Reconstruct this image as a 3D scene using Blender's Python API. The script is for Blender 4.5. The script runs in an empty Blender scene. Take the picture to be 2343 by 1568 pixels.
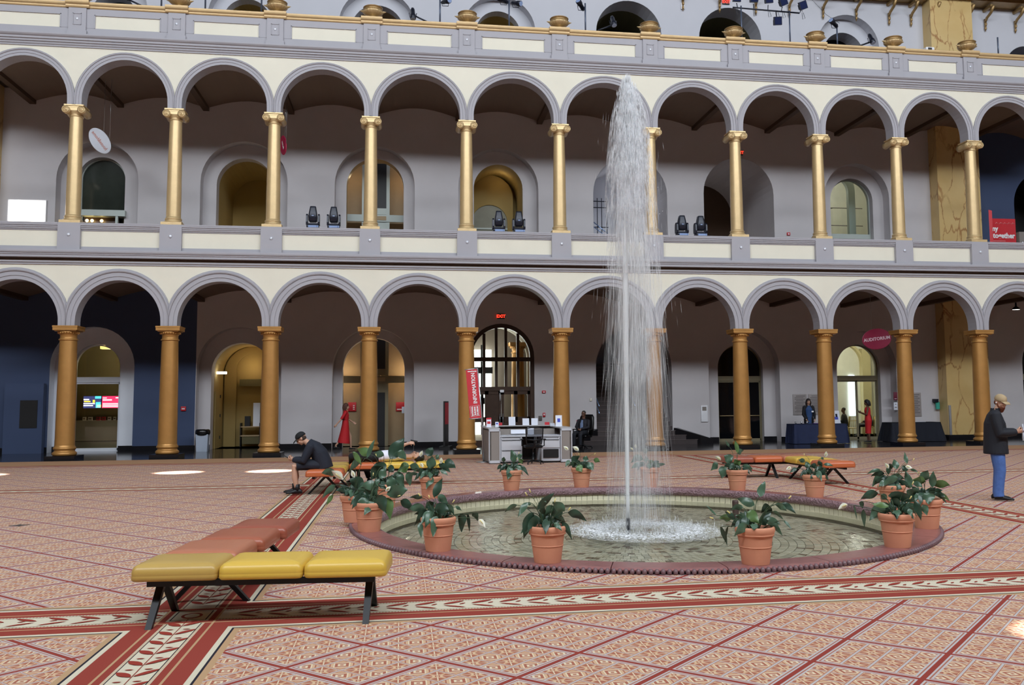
import bpy, math, random
from mathutils import Vector, Matrix
from math import sin, cos, pi, sqrt, radians as rad, atan2
S = bpy.context.scene
COL = S.collection
# ------------------------------------------------------------------ camera
cd = bpy.data.cameras.new('camera'); cam = bpy.data.objects.new('camera', cd); COL.objects.link(cam)
cd.sensor_width = 36.0; cd.lens = 32.304; cd.shift_x = -0.03435; cd.shift_y = -0.01844
cd.clip_start = 0.1; cd.clip_end = 300
R_ = (0.98760532, -0.15675795, -0.00791680); U_ = (-0.00549205, -0.08492111, 0.99637254); B_ = (-0.15686162, -0.98397935, -0.08472946)
cam.matrix_world = Matrix(((R_[0], U_[0], B_[0], 10.5408), (R_[1], U_[1], B_[1], -31.2567), (R_[2], U_[2], B_[2], 1.7007), (0, 0, 0, 1)))
S.camera = cam
# ------------------------------------------------------------------ world, light, exposure
S.view_settings.view_transform = 'Standard'
try: S.view_settings.look = 'None'
except Exception: pass
S.view_settings.gamma = 1.0; S.view_settings.use_curve_mapping = False
S.view_settings.exposure = 0.70
W = bpy.data.worlds.new('world'); S.world = W; W.use_nodes = True
bg = W.node_tree.nodes['Background']; bg.inputs[0].default_value = (0.62, 0.76, 1.0, 1); bg.inputs[1].default_value = 1.0
S.cycles.max_bounces = 6; S.cycles.diffuse_bounces = 3; S.cycles.glossy_bounces = 3; S.cycles.transparent_max_bounces = 16
S.cycles.transmission_bounces = 4; S.cycles.caustics_reflective = False; S.cycles.caustics_refractive = False
S.cycles.sample_clamp_indirect = 6.0
def area(name, loc, target, sx, sy, power, col, spread=180):
    l = bpy.data.lights.new(name, 'AREA'); l.shape = 'RECTANGLE'; l.size = sx; l.size_y = sy; l.energy = power; l.color = col
    l.spread = rad(spread)
    o = bpy.data.objects.new(name, l); COL.objects.link(o); o.location = loc
    d = Vector(target) - Vector(loc); o.rotation_euler = d.to_track_quat('-Z', 'Y').to_euler(); return o
def point(name, loc, power, col, r=.05):
    l = bpy.data.lights.new(name, 'POINT'); l.energy = power; l.color = col; l.shadow_soft_size = r
    o = bpy.data.objects.new(name, l); COL.objects.link(o); o.location = loc; return o
# daylight through the long clerestory of the opposite side plus an overhead fill added below the roof
area('clerestory_daylight', (15, -36.6, 24.9), (15, 0, 8), 76, 3.2, 12800, (0.86, 0.93, 1.0))
area('overhead_fill', (15, -15, 29.4), (15, -15, 0), 60, 10, 1050, (0.86, 0.90, 1.0))
sun = bpy.data.lights.new('sun', 'SUN'); sun.energy = 20; sun.angle = rad(.6); sun.color = (1, .95, .86)
so = bpy.data.objects.new('sun', sun); COL.objects.link(so)
SUN = Vector((.12, .26, -.96)).normalized(); so.rotation_euler = SUN.to_track_quat('-Z', 'Y').to_euler(); so.location = (15, -15, 60)
# ------------------------------------------------------------------ colour, node and mesh helpers
def lin(c):
    o = []
    for v in c[:3]:
        v = v / 255.0; o.append(v / 12.92 if v <= .04045 else ((v + .055) / 1.055) ** 2.4)
    return (o[0], o[1], o[2], 1)
class E:
    """arithmetic on node sockets"""
    def __init__(s, t, k): s.t = t; s.k = k
    def m(s, op, *a, clamp=False):
        n = s.t.nodes.new('ShaderNodeMath'); n.operation = op; n.use_clamp = clamp
        for i, v in enumerate((s,) + a):
            if isinstance(v, E): s.t.links.new(v.k, n.inputs[i])
            else: n.inputs[i].default_value = v
        return E(s.t, n.outputs[0])
    def __add__(s, o): return s.m('ADD', o)
    def __sub__(s, o): return s.m('SUBTRACT', o)
    def __mul__(s, o): return s.m('MULTIPLY', o)
    def __truediv__(s, o): return s.m('DIVIDE', o)
    def abs(s): return s.m('ABSOLUTE')
    def fr(s): return s.m('FRACT')
    def fl(s): return s.m('FLOOR')
    def min(s, o): return s.m('MINIMUM', o)
    def max(s, o): return s.m('MAXIMUM', o)
    def lt(s, o): return s.m('LESS_THAN', o)
    def gt(s, o): return s.m('GREATER_THAN', o)
def mixc(t, f, a, b):
    n = t.nodes.new('ShaderNodeMix'); n.data_type = 'RGBA'
    for sk, v in ((n.inputs[0], f), (n.inputs[6], a), (n.inputs[7], b)):
        if isinstance(v, E): t.links.new(v.k, sk)
        elif hasattr(v, 'is_linked'): t.links.new(v, sk)
        else: sk.default_value = v
    return n.outputs[2]
def newmat(name):
    m = bpy.data.materials.new(name); m.use_nodes = True; t = m.node_tree
    return m, t, t.nodes['Principled BSDF']
def noise(t, scale, detail=3, rough=.5, co=None, dim=None):
    n = t.nodes.new('ShaderNodeTexNoise'); n.inputs['Scale'].default_value = scale; n.inputs['Detail'].default_value = detail
    n.inputs['Roughness'].default_value = rough
    if co is not None: t.links.new(co, n.inputs['Vector'])
    return n
def objco(t):
    return t.nodes.new('ShaderNodeTexCoord').outputs['Object']
def mat(name, c, rough=.6, metal=0.0, var=.06, vs=3.0, bump=0.0, bs=40.0, c2=None, spec=.5, coat=0.0, bd=.01):
    m, t, p = newmat(name)
    p.inputs['Roughness'].default_value = rough; p.inputs['Metallic'].default_value = metal
    p.inputs['Specular IOR Level'].default_value = spec; p.inputs['Coat Weight'].default_value = coat
    a = lin(c); co = objco(t)
    b = lin(c2) if c2 else tuple(max(0, v * (1 - 2 * var)) for v in a[:3]) + (1,)
    n = noise(t, vs, 4, .6, co)
    t.links.new(mixc(t, E(t, n.outputs[0]), a if c2 else tuple(min(1, v * (1 + 2 * var)) for v in a[:3]) + (1,), b), p.inputs['Base Color'])
    if bump:
        n2 = noise(t, bs, 2, .6, co); bn = t.nodes.new('ShaderNodeBump'); bn.inputs['Strength'].default_value = bump; bn.inputs['Distance'].default_value = bd
        t.links.new(n2.outputs[0], bn.inputs['Height']); t.links.new(bn.outputs[0], p.inputs['Normal'])
    return m
def emit(name, c, s):
    m, t, p = newmat(name); p.inputs['Base Color'].default_value = (0, 0, 0, 1)
    p.inputs['Emission Color'].default_value = lin(c); p.inputs['Emission Strength'].default_value = s; return m
def clear(name, tint, rough=.02, ior=1.45, bump=0, bs=8.0, refl=1.0):
    """see-through sheet: straight transmission plus Fresnel reflection"""
    m, t, p = newmat(name); t.nodes.remove(p)
    out = t.nodes['Material Output']; tr = t.nodes.new('ShaderNodeBsdfTransparent'); gl = t.nodes.new('ShaderNodeBsdfGlossy'); mx = t.nodes.new('ShaderNodeMixShader')
    fr = t.nodes.new('ShaderNodeFresnel'); fr.inputs[0].default_value = ior
    tr.inputs[0].default_value = tint; gl.inputs['Roughness'].default_value = rough
    t.links.new((E(t, fr.outputs[0]) * refl).k, mx.inputs[0]); t.links.new(tr.outputs[0], mx.inputs[1]); t.links.new(gl.outputs[0], mx.inputs[2])
    if bump:
        bn = t.nodes.new('ShaderNodeBump'); bn.inputs['Strength'].default_value = bump; bn.inputs['Distance'].default_value = .05
        t.links.new(noise(t, bs, 3, .6, objco(t)).outputs[0], bn.inputs['Height'])
        t.links.new(bn.outputs[0], gl.inputs['Normal']); t.links.new(bn.outputs[0], fr.inputs['Normal'])
    t.links.new(mx.outputs[0], out.inputs[0]); return m
class MB:
    def __init__(s): s.v = []; s.f = []; s.mi = []; s.sm = []
    def add(s, vs, fs, m=0, smooth=False):
        o = len(s.v); s.v += [tuple(p) for p in vs]
        for f in fs: s.f.append(tuple(o + i for i in f)); s.mi.append(m); s.sm.append(smooth)
        return s
    def box(s, x0, x1, y0, y1, z0, z1, m=0):
        return s.add([(x0,y0,z0),(x1,y0,z0),(x1,y1,z0),(x0,y1,z0),(x0,y0,z1),(x1,y0,z1),(x1,y1,z1),(x0,y1,z1)],
                     [(0,3,2,1),(4,5,6,7),(0,1,5,4),(1,2,6,5),(2,3,7,6),(3,0,4,7)], m)
    def cb(s, c, d, m=0, M=None):
        h = [(x, y, z) for z in (-.5, .5) for (x, y) in ((-.5,-.5),(.5,-.5),(.5,.5),(-.5,.5))]
        vs = [Vector((p[0]*d[0], p[1]*d[1], p[2]*d[2])) for p in h]
        if M is not None: vs = [M @ p for p in vs]
        return s.add([p + Vector(c) for p in vs], [(0,3,2,1),(4,5,6,7),(0,1,5,4),(1,2,6,5),(2,3,7,6),(3,0,4,7)], m)
    def rbox(s, x0, x1, y0, y1, z0, z1, r=.02, m=0, n=3):
        """box with rounded vertical edges and soft top and bottom edges"""
        prof = [(r, z0), (r * .3, z0 + r * .3), (0, z0 + r)] + [(0, z1 - r), (r * .3, z1 - r * .3), (r, z1)]
        rings = []
        for ins, z in prof:
            ring = []
            rr = max(r, 1e-4)
            for (cx, cy, a0) in ((x1 - rr, y1 - rr, 0), (x0 + rr, y1 - rr, 90), (x0 + rr, y0 + rr, 180), (x1 - rr, y0 + rr, 270)):
                for k in range(n + 1):
                    a = rad(a0 + 90 * k / n); q = rr - ins * .999
                    ring.append((cx + q * cos(a), cy + q * sin(a), z))
            rings.append(ring)
        return s.loft(rings, m, True, True)
    def loft(s, rings, m=0, closed=True, cap=False, smooth=True):
        n = len(rings[0]); vs = [p for r in rings for p in r]; fs = []
        for i in range(len(rings) - 1):
            for j in range(n if closed else n - 1):
                k = (j + 1) % n; fs.append((i*n+j, i*n+k, (i+1)*n+k, (i+1)*n+j))
        s.add(vs, fs, m, smooth)
        if cap:
            o = len(s.v) - len(vs); L = (len(rings) - 1) * n
            s.f.append(tuple(o + j for j in range(n))[::-1]); s.f.append(tuple(o + L + j for j in range(n))); s.mi += [m, m]; s.sm += [False, False]
        return s
    def lathe(s, prof, n=24, c=(0, 0, 0), m=0, cap=False, smooth=True, sx=1, sy=1):
        return s.loft([[(c[0] + r*cos(2*pi*j/n)*sx, c[1] + r*sin(2*pi*j/n)*sy, c[2] + z) for j in range(n)] for r, z in prof], m, True, cap, smooth)
    def tube(s, pts, rr, n=8, m=0, cap=True, smooth=True, flat=1.0, up=None):
        pts = [Vector(p) for p in pts]
        if not isinstance(rr, (list, tuple)): rr = [rr] * len(pts)
        rings = []; prev = None
        for i, p in enumerate(pts):
            d = (pts[min(i+1, len(pts)-1)] - pts[max(i-1, 0)])
            d = d.normalized() if d.length > 1e-9 else Vector((0, 0, 1))
            if prev is None:
                a = Vector(up) if up else (Vector((0, 0, 1)) if abs(d.z) < .9 else Vector((0, 1, 0)))
                x = (a - d * a.dot(d)).normalized()
            else:
                x = (prev - d * prev.dot(d)); x = x.normalized() if x.length > 1e-6 else prev
            prev = x; y = d.cross(x); r = rr[i]
            ra, rb = (r if isinstance(r, tuple) else (r * flat, r))
            rings.append([p + x*(ra*cos(2*pi*j/n)) + y*(rb*sin(2*pi*j/n)) for j in range(n)])
        return s.loft(rings, m, True, cap, smooth)
    def ell(s, c, r, nu=12, nv=8, m=0, M=None):
        if not isinstance(r, (tuple, list)): r = (r, r, r)
        rings = []
        for i in range(nv + 1):
            a = -pi/2 + pi*i/nv; q = max(cos(a), .02)
            ring = [Vector((r[0]*q*cos(2*pi*j/nu), r[1]*q*sin(2*pi*j/nu), r[2]*sin(a))) for j in range(nu)]
            rings.append([(M @ p if M is not None else p) + Vector(c) for p in ring])
        return s.loft(rings, m, True, True)
    def px(s, prof, x0, x1, m=0, closed=True):
        """profile of (y, z) points run along x"""
        n = len(prof); vs = [(x0, y, z) for y, z in prof] + [(x1, y, z) for y, z in prof]
        fs = [(j, (j+1) % n, n + (j+1) % n, n + j) for j in range(n if closed else n - 1)]
        s.add(vs, fs, m)
        if closed: s.add(vs, [tuple(range(n))[::-1], tuple(range(n, 2*n))], m)
        return s
    def py(s, prof, y0, y1, m=0, cap=True, closed=True, smooth=False):
        """profile of (x, z) points run along y"""
        n = len(prof); vs = [(x, y0, z) for x, z in prof] + [(x, y1, z) for x, z in prof]
        s.add(vs, [(j, (j+1) % n, n + (j+1) % n, n + j) for j in range(n if closed else n - 1)], m, smooth)
        if cap: s.add(vs, [tuple(range(n))[::-1], tuple(range(n, 2*n))], m)
        return s
    def pz(s, prof, z0, z1, m=0):
        n = len(prof); vs = [(x, y, z0) for x, y in prof] + [(x, y, z1) for x, y in prof]
        return s.add(vs, [(j, (j+1) % n, n + (j+1) % n, n + j) for j in range(n)] + [tuple(range(n))[::-1], tuple(range(n, 2*n))], m)
    def mesh(s, name, mats):
        me = bpy.data.meshes.new(name); me.from_pydata(s.v, [], s.f)
        for m in (mats if isinstance(mats, (list, tuple)) else [mats]): me.materials.append(m)
        me.polygons.foreach_set('material_index', s.mi); me.polygons.foreach_set('use_smooth', s.sm)
        me.update(); return me
    def build(s, name, mats, parent=None, loc=None, rot=None, kind=None, label=None):
        return link(name, s.mesh(name, mats), parent, loc, rot, kind, label)
def link(name, data, parent=None, loc=None, rot=None, kind=None, label=None):
    o = bpy.data.objects.new(name, data); COL.objects.link(o)
    if parent is not None: o.parent = parent
    if loc is not None: o.location = loc
    if rot is not None: o.rotation_euler = rot if isinstance(rot, (tuple, list)) else (0, 0, rot)
    if kind: o['kind'] = kind
    if label: o['label'] = label
    return o
def tag(o, label, cat, group=None):
    o['label'] = label; o['category'] = cat
    if group: o['group'] = group
    return o
def thing(name, label, cat, loc=(0, 0, 0), rz=0, group=None):
    o = bpy.data.objects.new(name, None); COL.objects.link(o); o.empty_display_size = .1
    o.location = loc; o.rotation_euler = (0, 0, rz); return tag(o, label, cat, group)
KIDS = {}
def copy_tree(o, loc, rz=None, label=None, group=None, parent=None):
    c = o.copy(); COL.objects.link(c)
    if parent is not None: c.parent = parent
    if loc is not None: c.location = loc
    if rz is not None: c.rotation_euler = (0, 0, rz)
    if label: c['label'] = label
    if group: c['group'] = group
    for ch in list(o.children): copy_tree(ch, None, parent=c)
    return c
def text(name, body, size, m, parent=None, loc=(0, 0, 0), rot=(pi/2, 0, 0), ext=.002, sx=1.0, mirror=False, spacing=1.0, align='CENTER', bold=0.0, label=None):
    cu = bpy.data.curves.new(name, 'FONT'); cu.body = body; cu.size = size; cu.extrude = ext; cu.align_x = align; cu.align_y = 'CENTER'
    cu.space_character = spacing; cu.offset = bold; cu.resolution_u = 2
    cu.materials.append(m); tmp = bpy.data.objects.new('tmp_text', cu); me = bpy.data.meshes.new_from_object(tmp); bpy.data.objects.remove(tmp); bpy.data.curves.remove(cu)
    if not me.materials: me.materials.append(m)
    o = link(name, me, parent, loc, rot, label=label)
    o.scale = (-sx if mirror else sx, 1, 1); return o
def arch(xc, w, z0, zt, n=20, kx=1.0):
    """outline of a round-headed opening, from foot to foot"""
    r = w / 2; zs = zt - r
    return [(xc - r, z0)] + [(xc - r*cos(pi*i/n), zs + r*sin(pi*i/n)) for i in range(n + 1)] + [(xc + r, z0)]
# ------------------------------------------------------------------ materials
CREAM = mat('cream_plaster', (232, 227, 209), .75, var=.03, vs=1.2, bump=.05)
GREY = mat('grey_paint', (170, 168, 174), .6, var=.03, vs=1.5)
TAUPE = mat('taupe_plaster', (202, 197, 199), .8, var=.04, vs=.8, bump=.04)
PALE = mat('pale_plaster', (205, 205, 212), .8, var=.03, vs=.8)
OPPO = mat('bounce_cut_shell', (84, 74, 66), .8)  # unseen shell kept darker than the hall's cream to cut bounced light
VAULT = mat('vault_shade_brown', (132, 114, 100), .85, var=.04, vs=.8)  # browner than the wall paint, puts gallery shade into the vault colour
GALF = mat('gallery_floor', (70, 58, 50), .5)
NAVYW = mat('navy_wall', (62, 76, 108), .75, var=.05, vs=.8)
WHITEP = mat('white_paint', (225, 228, 236), .55, var=.02)
BLACK = mat('black_stone', (22, 22, 26), .25, var=.1)
BROWN = mat('brown_trim', (84, 62, 44), .6, var=.05)
GOLDL = mat('gold_paint_deep', (190, 140, 78), .38, .42, var=.10, vs=2.5, bump=.12, bs=30)
GOLDU = mat('gold_paint_pale', (212, 184, 136), .38, .35, var=.08, vs=3, bump=.25, bs=26)
GOLDR = mat('gold_rail', (194, 164, 118), .42, .3, var=.08, vs=4)
GOLDD = mat('gold_paint_dull', (168, 138, 92), .42, .5, var=.15, vs=6)
STUD = mat('silver_stud', (225, 230, 240), .2, .2)
MUST = mat('mustard_plaster', (168, 144, 88), .8, var=.05, vs=1)
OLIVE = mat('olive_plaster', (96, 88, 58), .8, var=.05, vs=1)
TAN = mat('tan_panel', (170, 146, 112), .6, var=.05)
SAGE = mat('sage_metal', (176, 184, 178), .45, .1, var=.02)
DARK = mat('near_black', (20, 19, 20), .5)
DGLASS = mat('dark_glass', (14, 15, 18), .06, spec=.6)
GGLASS = mat('greenish_dark_glass', (50, 56, 50), .08, spec=.5, var=.3, vs=.8)
WOOD = mat('dark_oak', (62, 42, 30), .4, var=.2, vs=5)
GLASS = clear('pane_glass', (.93, .96, .95, 1), .01, 1.45)
RED = mat('signal_red', (196, 36, 48), .5)
WHITE = mat('white_plain', (238, 238, 242), .5)
LETTER = mat('letter_white', (245, 245, 245), .6)
STEEL = mat('brushed_steel', (190, 192, 196), .3, .8)
POLEB = mat('grey_blue_pole', (86, 96, 116), .4, .4)
FIXT = mat('black_fixture', (26, 30, 44), .35, .2)
def mk_marble():
    m, t, p = newmat('yellow_marble'); co = objco(t)
    mp = t.nodes.new('ShaderNodeMapping'); mp.inputs['Rotation'].default_value = (0, .6, .3); mp.inputs['Scale'].default_value = (1.5, 1.0, .55); t.links.new(co, mp.inputs[0])
    n = noise(t, .8, 5, .62, mp.outputs[0]); n2 = noise(t, .8, 5, .6, co); n3 = noise(t, .5, 2, .5, co)
    n.inputs['Distortion'].default_value = .5
    vo = t.nodes.new('ShaderNodeTexVoronoi'); vo.feature = 'DISTANCE_TO_EDGE'; vo.inputs['Scale'].default_value = .95
    va = t.nodes.new('ShaderNodeVectorMath'); va.operation = 'MULTIPLY_ADD'; t.links.new(n.outputs['Color'], va.inputs[0]); va.inputs[1].default_value = (1.1, 1.1, 1.1); t.links.new(mp.outputs[0], va.inputs[2]); t.links.new(va.outputs[0], vo.inputs['Vector'])
    v = (E(t, vo.outputs['Distance']) * 22.0 + (E(t, n2.outputs[0]) - .4) * .8).max((E(t, n3.outputs[0]) - .50) * 9.0).m('ADD', .05, clamp=True)
    base = mixc(t, E(t, n2.outputs[0]), lin((226, 200, 142)), lin((206, 168, 104)))
    t.links.new(mixc(t, v, lin((158, 104, 56)), base), p.inputs['Base Color']); p.inputs['Roughness'].default_value = .3
    return m
MARBLE = mk_marble()
def mk_floor():
    m, t, p = newmat('black_marble_floor'); co = objco(t)
    s = t.nodes.new('ShaderNodeSeparateXYZ'); t.links.new(co, s.inputs[0]); x, y = E(t, s.outputs[0]), E(t, s.outputs[1])
    ln = ((x / .9).fr() - .5).abs().gt(.492).max(((y / .9).fr() - .5).abs().gt(.492))
    b = mixc(t, E(t, noise(t, 2, 5, .6, co).outputs[0]), lin((26, 26, 30)), lin((50, 48, 50)))
    t.links.new(mixc(t, ln, b, lin((74, 72, 74))), p.inputs['Base Color']); p.inputs['Roughness'].default_value = .12
    return m
FLOORM = mk_floor()
def mk_carpet():
    m, t, p = newmat('patterned_carpet'); co = objco(t)
    s = t.nodes.new('ShaderNodeSeparateXYZ'); t.links.new(co, s.inputs[0]); x, y = E(t, s.outputs[0]), E(t, s.outputs[1])
    red, tan, cream, dark = lin((148, 66, 56)), lin((186, 152, 116)), lin((212, 203, 180)), lin((44, 42, 52))
    RB, TN, CR, GW = lin((170, 106, 86)), lin((208, 172, 138)), lin((220, 202, 172)), lin((190, 184, 182))
    q = .70711; sp = .685
    def fam(v, v0):
        a = (v - v0) / sp; f = a.fr(); big = ((f - .5).abs() * -1 + .5) * sp
        a4 = a * 4; f4 = a4.fr(); sm = ((f4 - .5).abs() * -1 + .5) * (sp / 4)
        return big, sm, f4 - .5, a4.fl()
    uA, sA, pA, iA = fam((x + y) * q, -10.03)     # lines running up-left
    uB, sB, pB, iB = fam((y - x) * q, -23.9)
    chk = ((iA + iB) / 2).fr().gt(.25)
    d1 = pA.abs() + pB.abs()
    r2 = pA * pA + pB * pB
    aA, aB = pA.abs(), pB.abs(); mx = aA.max(aB)
    # rosette: four pale petals on tan, thin red diagonals and a red eye
    dg = (aA - aB).abs()
    c0 = mixc(t, (aA * aB).lt(.016) * mx.lt(.40), RB, TN); c0 = mixc(t, dg.lt(.035) * mx.lt(.40), c0, CR)
    c0 = mixc(t, d1.lt(.13), c0, RB); c0 = mixc(t, d1.lt(.06), c0, CR); c0 = mixc(t, mx.gt(.40), c0, TN)
    c1 = mixc(t, d1.lt(.44), TN, CR); c1 = mixc(t, (d1 - .29).abs().lt(.075), c1, RB); c1 = mixc(t, d1.lt(.09), c1, RB)
    c1 = mixc(t, (d1 - .62).abs().lt(.035), c1, RB)
    c = mixc(t, chk, c0, c1)
    c = mixc(t, sA.lt(.010), c, RB); c = mixc(t, sA.lt(.005), c, GW)
    c = mixc(t, sB.lt(.013), c, RB); c = mixc(t, sB.lt(.008), c, GW)
    um = uA.min(uB)
    c = mixc(t, um.lt(.055), c, GW); c = mixc(t, (um - .036).abs().lt(.005), c, RB); c = mixc(t, um.lt(.018), c, red)
    # stripes: two along the depth of the hall, two across it
    dx = (x - 8.885).abs().min((x - 19.255).abs())
    dy = ((y + 23.3).abs() / 1.2).min((y + 11.32).abs())
    mn = dx.min(dy)
    for w, cc in ((.46, tan), (.412, dark), (.395, cream), (.355, red)): c = mixc(t, mn.lt(w), c, cc)
    for a, b in ((dx, dy), (dy, dx)):
        c = mixc(t, (a - .215).abs().lt(.009), c, tan)
    for a, b in ((dx, dy), (dy, dx)):
        band = a.lt(.153) * b.gt(.225)
        c = mixc(t, band, c, cream)
        c = mixc(t, (a - .128).abs().lt(.004) * b.gt(.225), c, dark)
    along = (x * 40).fr().lt(.45) * (dy - .141).abs().lt(.010) * dx.gt(.225)
    along2 = (y * 40).fr().lt(.45) * (dx - .141).abs().lt(.010) * dy.gt(.225)
    c = mixc(t, along.max(along2), c, tan)
    sq = dx.max(dy); c = mixc(t, sq.lt(.16), c, cream); c = mixc(t, (sq - .135).abs().lt(.005), c, dark)
    rad2 = (dx * dx + dy * dy).m('SQRT'); c = mixc(t, (rad2 - .07).abs().lt(.012), c, red)
    # border by the arcade
    ed = (y + 3.3).abs()
    c = mixc(t, y.gt(-3.5), c, lin((178, 140, 108))); c = mixc(t, ed.lt(.30), c, red)
    wave = ((x * 2.2).m('SINE') * .04 + (y + 3.3)).abs().lt(.06)
    c = mixc(t, wave * ed.lt(.2), c, cream)
    t.links.new(c, p.inputs['Base Color']); p.inputs['Roughness'].default_value = .95; p.inputs['Specular IOR Level'].default_value = .1
    bn = t.nodes.new('ShaderNodeBump'); bn.inputs['Strength'].default_value = .3; bn.inputs['Distance'].default_value = .004
    t.links.new(noise(t, 220, 1, .5, co).outputs[0], bn.inputs['Height']); t.links.new(bn.outputs[0], p.inputs['Normal'])
    return m
CARPET = mk_carpet(); CRED = mat('carpet_red', (150, 60, 50), .95, spec=.1, var=.05, vs=60)
# ------------------------------------------------------------------ floors
XC = [-3.0, .07, 3.15, 6.30, 9.49, 12.74, 16.0, 19.30, 22.49, 25.67, 28.79, 31.83, 34.85, 37.9]
FX, FY, FR, FRI, FK = 13.90, -17.98, 4.06, 3.72, 1.11      # fountain centre, outer and inner radius, stretch along the hall's depth
XL, XR, YN, YB, ZT = -24.0, 54.0, -37.2, 4.6, 30.0
def carpet():
    b = MB(); N = 96
    ring = [(FX + (FR - .02)*cos(2*pi*i/N), FY + FK*(FR - .02)*sin(2*pi*i/N), 0) for i in range(N)]
    R = 6.0
    def edge(a):
        k = R / max(abs(cos(a)), abs(sin(a))); return (FX + k*cos(a), FY + k*sin(a), 0)
    sq = [edge(2*pi*i/N) for i in range(N)]
    b.loft([sq, ring], 0, True, False, False)
    for x0, x1, y0, y1 in ((XL, XR, FY + R, -.85), (XL, XR, YN, FY - R), (XL, FX - R, FY - R, FY + R), (FX + R, XR, FY - R, FY + R)):
        b.add([(x0, y0, 0), (x1, y0, 0), (x1, y1, 0), (x0, y1, 0)], [(0, 1, 2, 3)])
    return b.build('floor', CARPET, kind='structure', label='red and tan patterned carpet of the hall with striped borders')
FL = carpet()
def leaf2(b, x, y, L, w, a, z=.004, n=6):
    """flat lens-shaped leaf, slightly raised pile"""
    top, bot = [], []
    for i in range(n + 1):
        u = i / n; h = w * sin(pi * u) ** .8
        top.append((u*L, h)); bot.append((u*L, -h))
    pts = top + bot[::-1][1:-1]
    b.add([(x + px*cos(a) - py*sin(a), y + px*sin(a) + py*cos(a), z) for px, py in pts], [tuple(range(len(pts)))[::-1]])
b = MB()
for i in range(86):                                     # sprays of leaves woven along the two long stripes
    yy = -26.6 + i*.266
    for xc_, on in ((8.885, 1), (19.255, yy > -22)):
        if not on or abs(yy + 23.3) < .3 or abs(yy + 11.32) < .26 or yy > -3.8: continue
        leaf2(b, xc_ - .005, yy, .17, .034, rad(134)); leaf2(b, xc_ + .005, yy + .01, .20, .026, rad(50))
        leaf2(b, xc_ + .03, yy + .17, .06, .010, 0); leaf2(b, xc_ - .03, yy + .17, .06, .010, pi)
        b.box(xc_ - .002, xc_ + .002, yy - .02, yy + .24, .002, .004)
for i in range(120):
    xx = -2 + i*.238
    if abs(xx - 8.885) < .32 or abs(xx - 19.255) < .3: continue
    sgn = 1 if xx < 8.885 else -1
    a0 = 0 if sgn > 0 else pi
    leaf2(b, xx, -23.3 + .13, .22, .026, a0 - sgn*rad(30)); leaf2(b, xx, -23.3 - .13, .22, .018, a0 + sgn*rad(30))
    leaf2(b, xx + .05*sgn, -23.3, .07, .012, rad(40))
    leaf2(b, xx, -11.32 - .06, .16, .03, rad(18))
b.build('carpet_leaf_border', CRED, FL, kind='stuff')
bb = MB(); bb.box(XL, XR, -.85, YB + 9, -.25, 0)
bb.build('floor', FLOORM, kind='structure', label='polished black stone floor under the lower arcade')
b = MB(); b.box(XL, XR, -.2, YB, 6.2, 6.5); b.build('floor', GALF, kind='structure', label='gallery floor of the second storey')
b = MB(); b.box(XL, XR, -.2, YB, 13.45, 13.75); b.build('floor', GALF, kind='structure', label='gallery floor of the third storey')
# ------------------------------------------------------------------ hall shell out of the picture
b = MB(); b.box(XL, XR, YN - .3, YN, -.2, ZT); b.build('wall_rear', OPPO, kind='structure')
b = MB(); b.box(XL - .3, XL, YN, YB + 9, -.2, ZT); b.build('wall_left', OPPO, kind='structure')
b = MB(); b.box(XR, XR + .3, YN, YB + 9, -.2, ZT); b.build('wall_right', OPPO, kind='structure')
# roof with four round openings through which the sun reaches the carpet
HOLES = [(5.03, -6.75, .50), (7.28, -6.85, .50), (.30, -6.4, .50), (15.45, -25.2, .42)]
def roof():
    b = MB(); t = -ZT / SUN.z; hs = []
    for hx, hy, r in HOLES: hs.append((hx - SUN.x*t, hy - SUN.y*t, r))
    hs.sort(); xa = XL - .3; y0, y1 = YN - .3, YB + 9; q = .95
    R4 = lambda a, c, d, e: b.add([(a, d, ZT), (c, d, ZT), (c, e, ZT), (a, e, ZT)], [(0, 1, 2, 3)])
    for hx, hy, r in hs:
        R4(xa, hx - q, y0, y1); R4(hx - q, hx + q, y0, hy - q); R4(hx - q, hx + q, hy + q, y1); xa = hx + q; n = 32; sq = []; ci = []
        for k in range(n):
            a = 2*pi*k/n; m_ = q/max(abs(cos(a)), abs(sin(a))); sq.append((hx + m_*cos(a), hy + m_*sin(a), ZT)); ci.append((hx + r*cos(a), hy + r*sin(a), ZT))
        b.loft([sq, ci], 0, True, False, False)
    R4(xa, XR + .3, y0, y1)
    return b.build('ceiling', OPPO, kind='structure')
roof()
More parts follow.
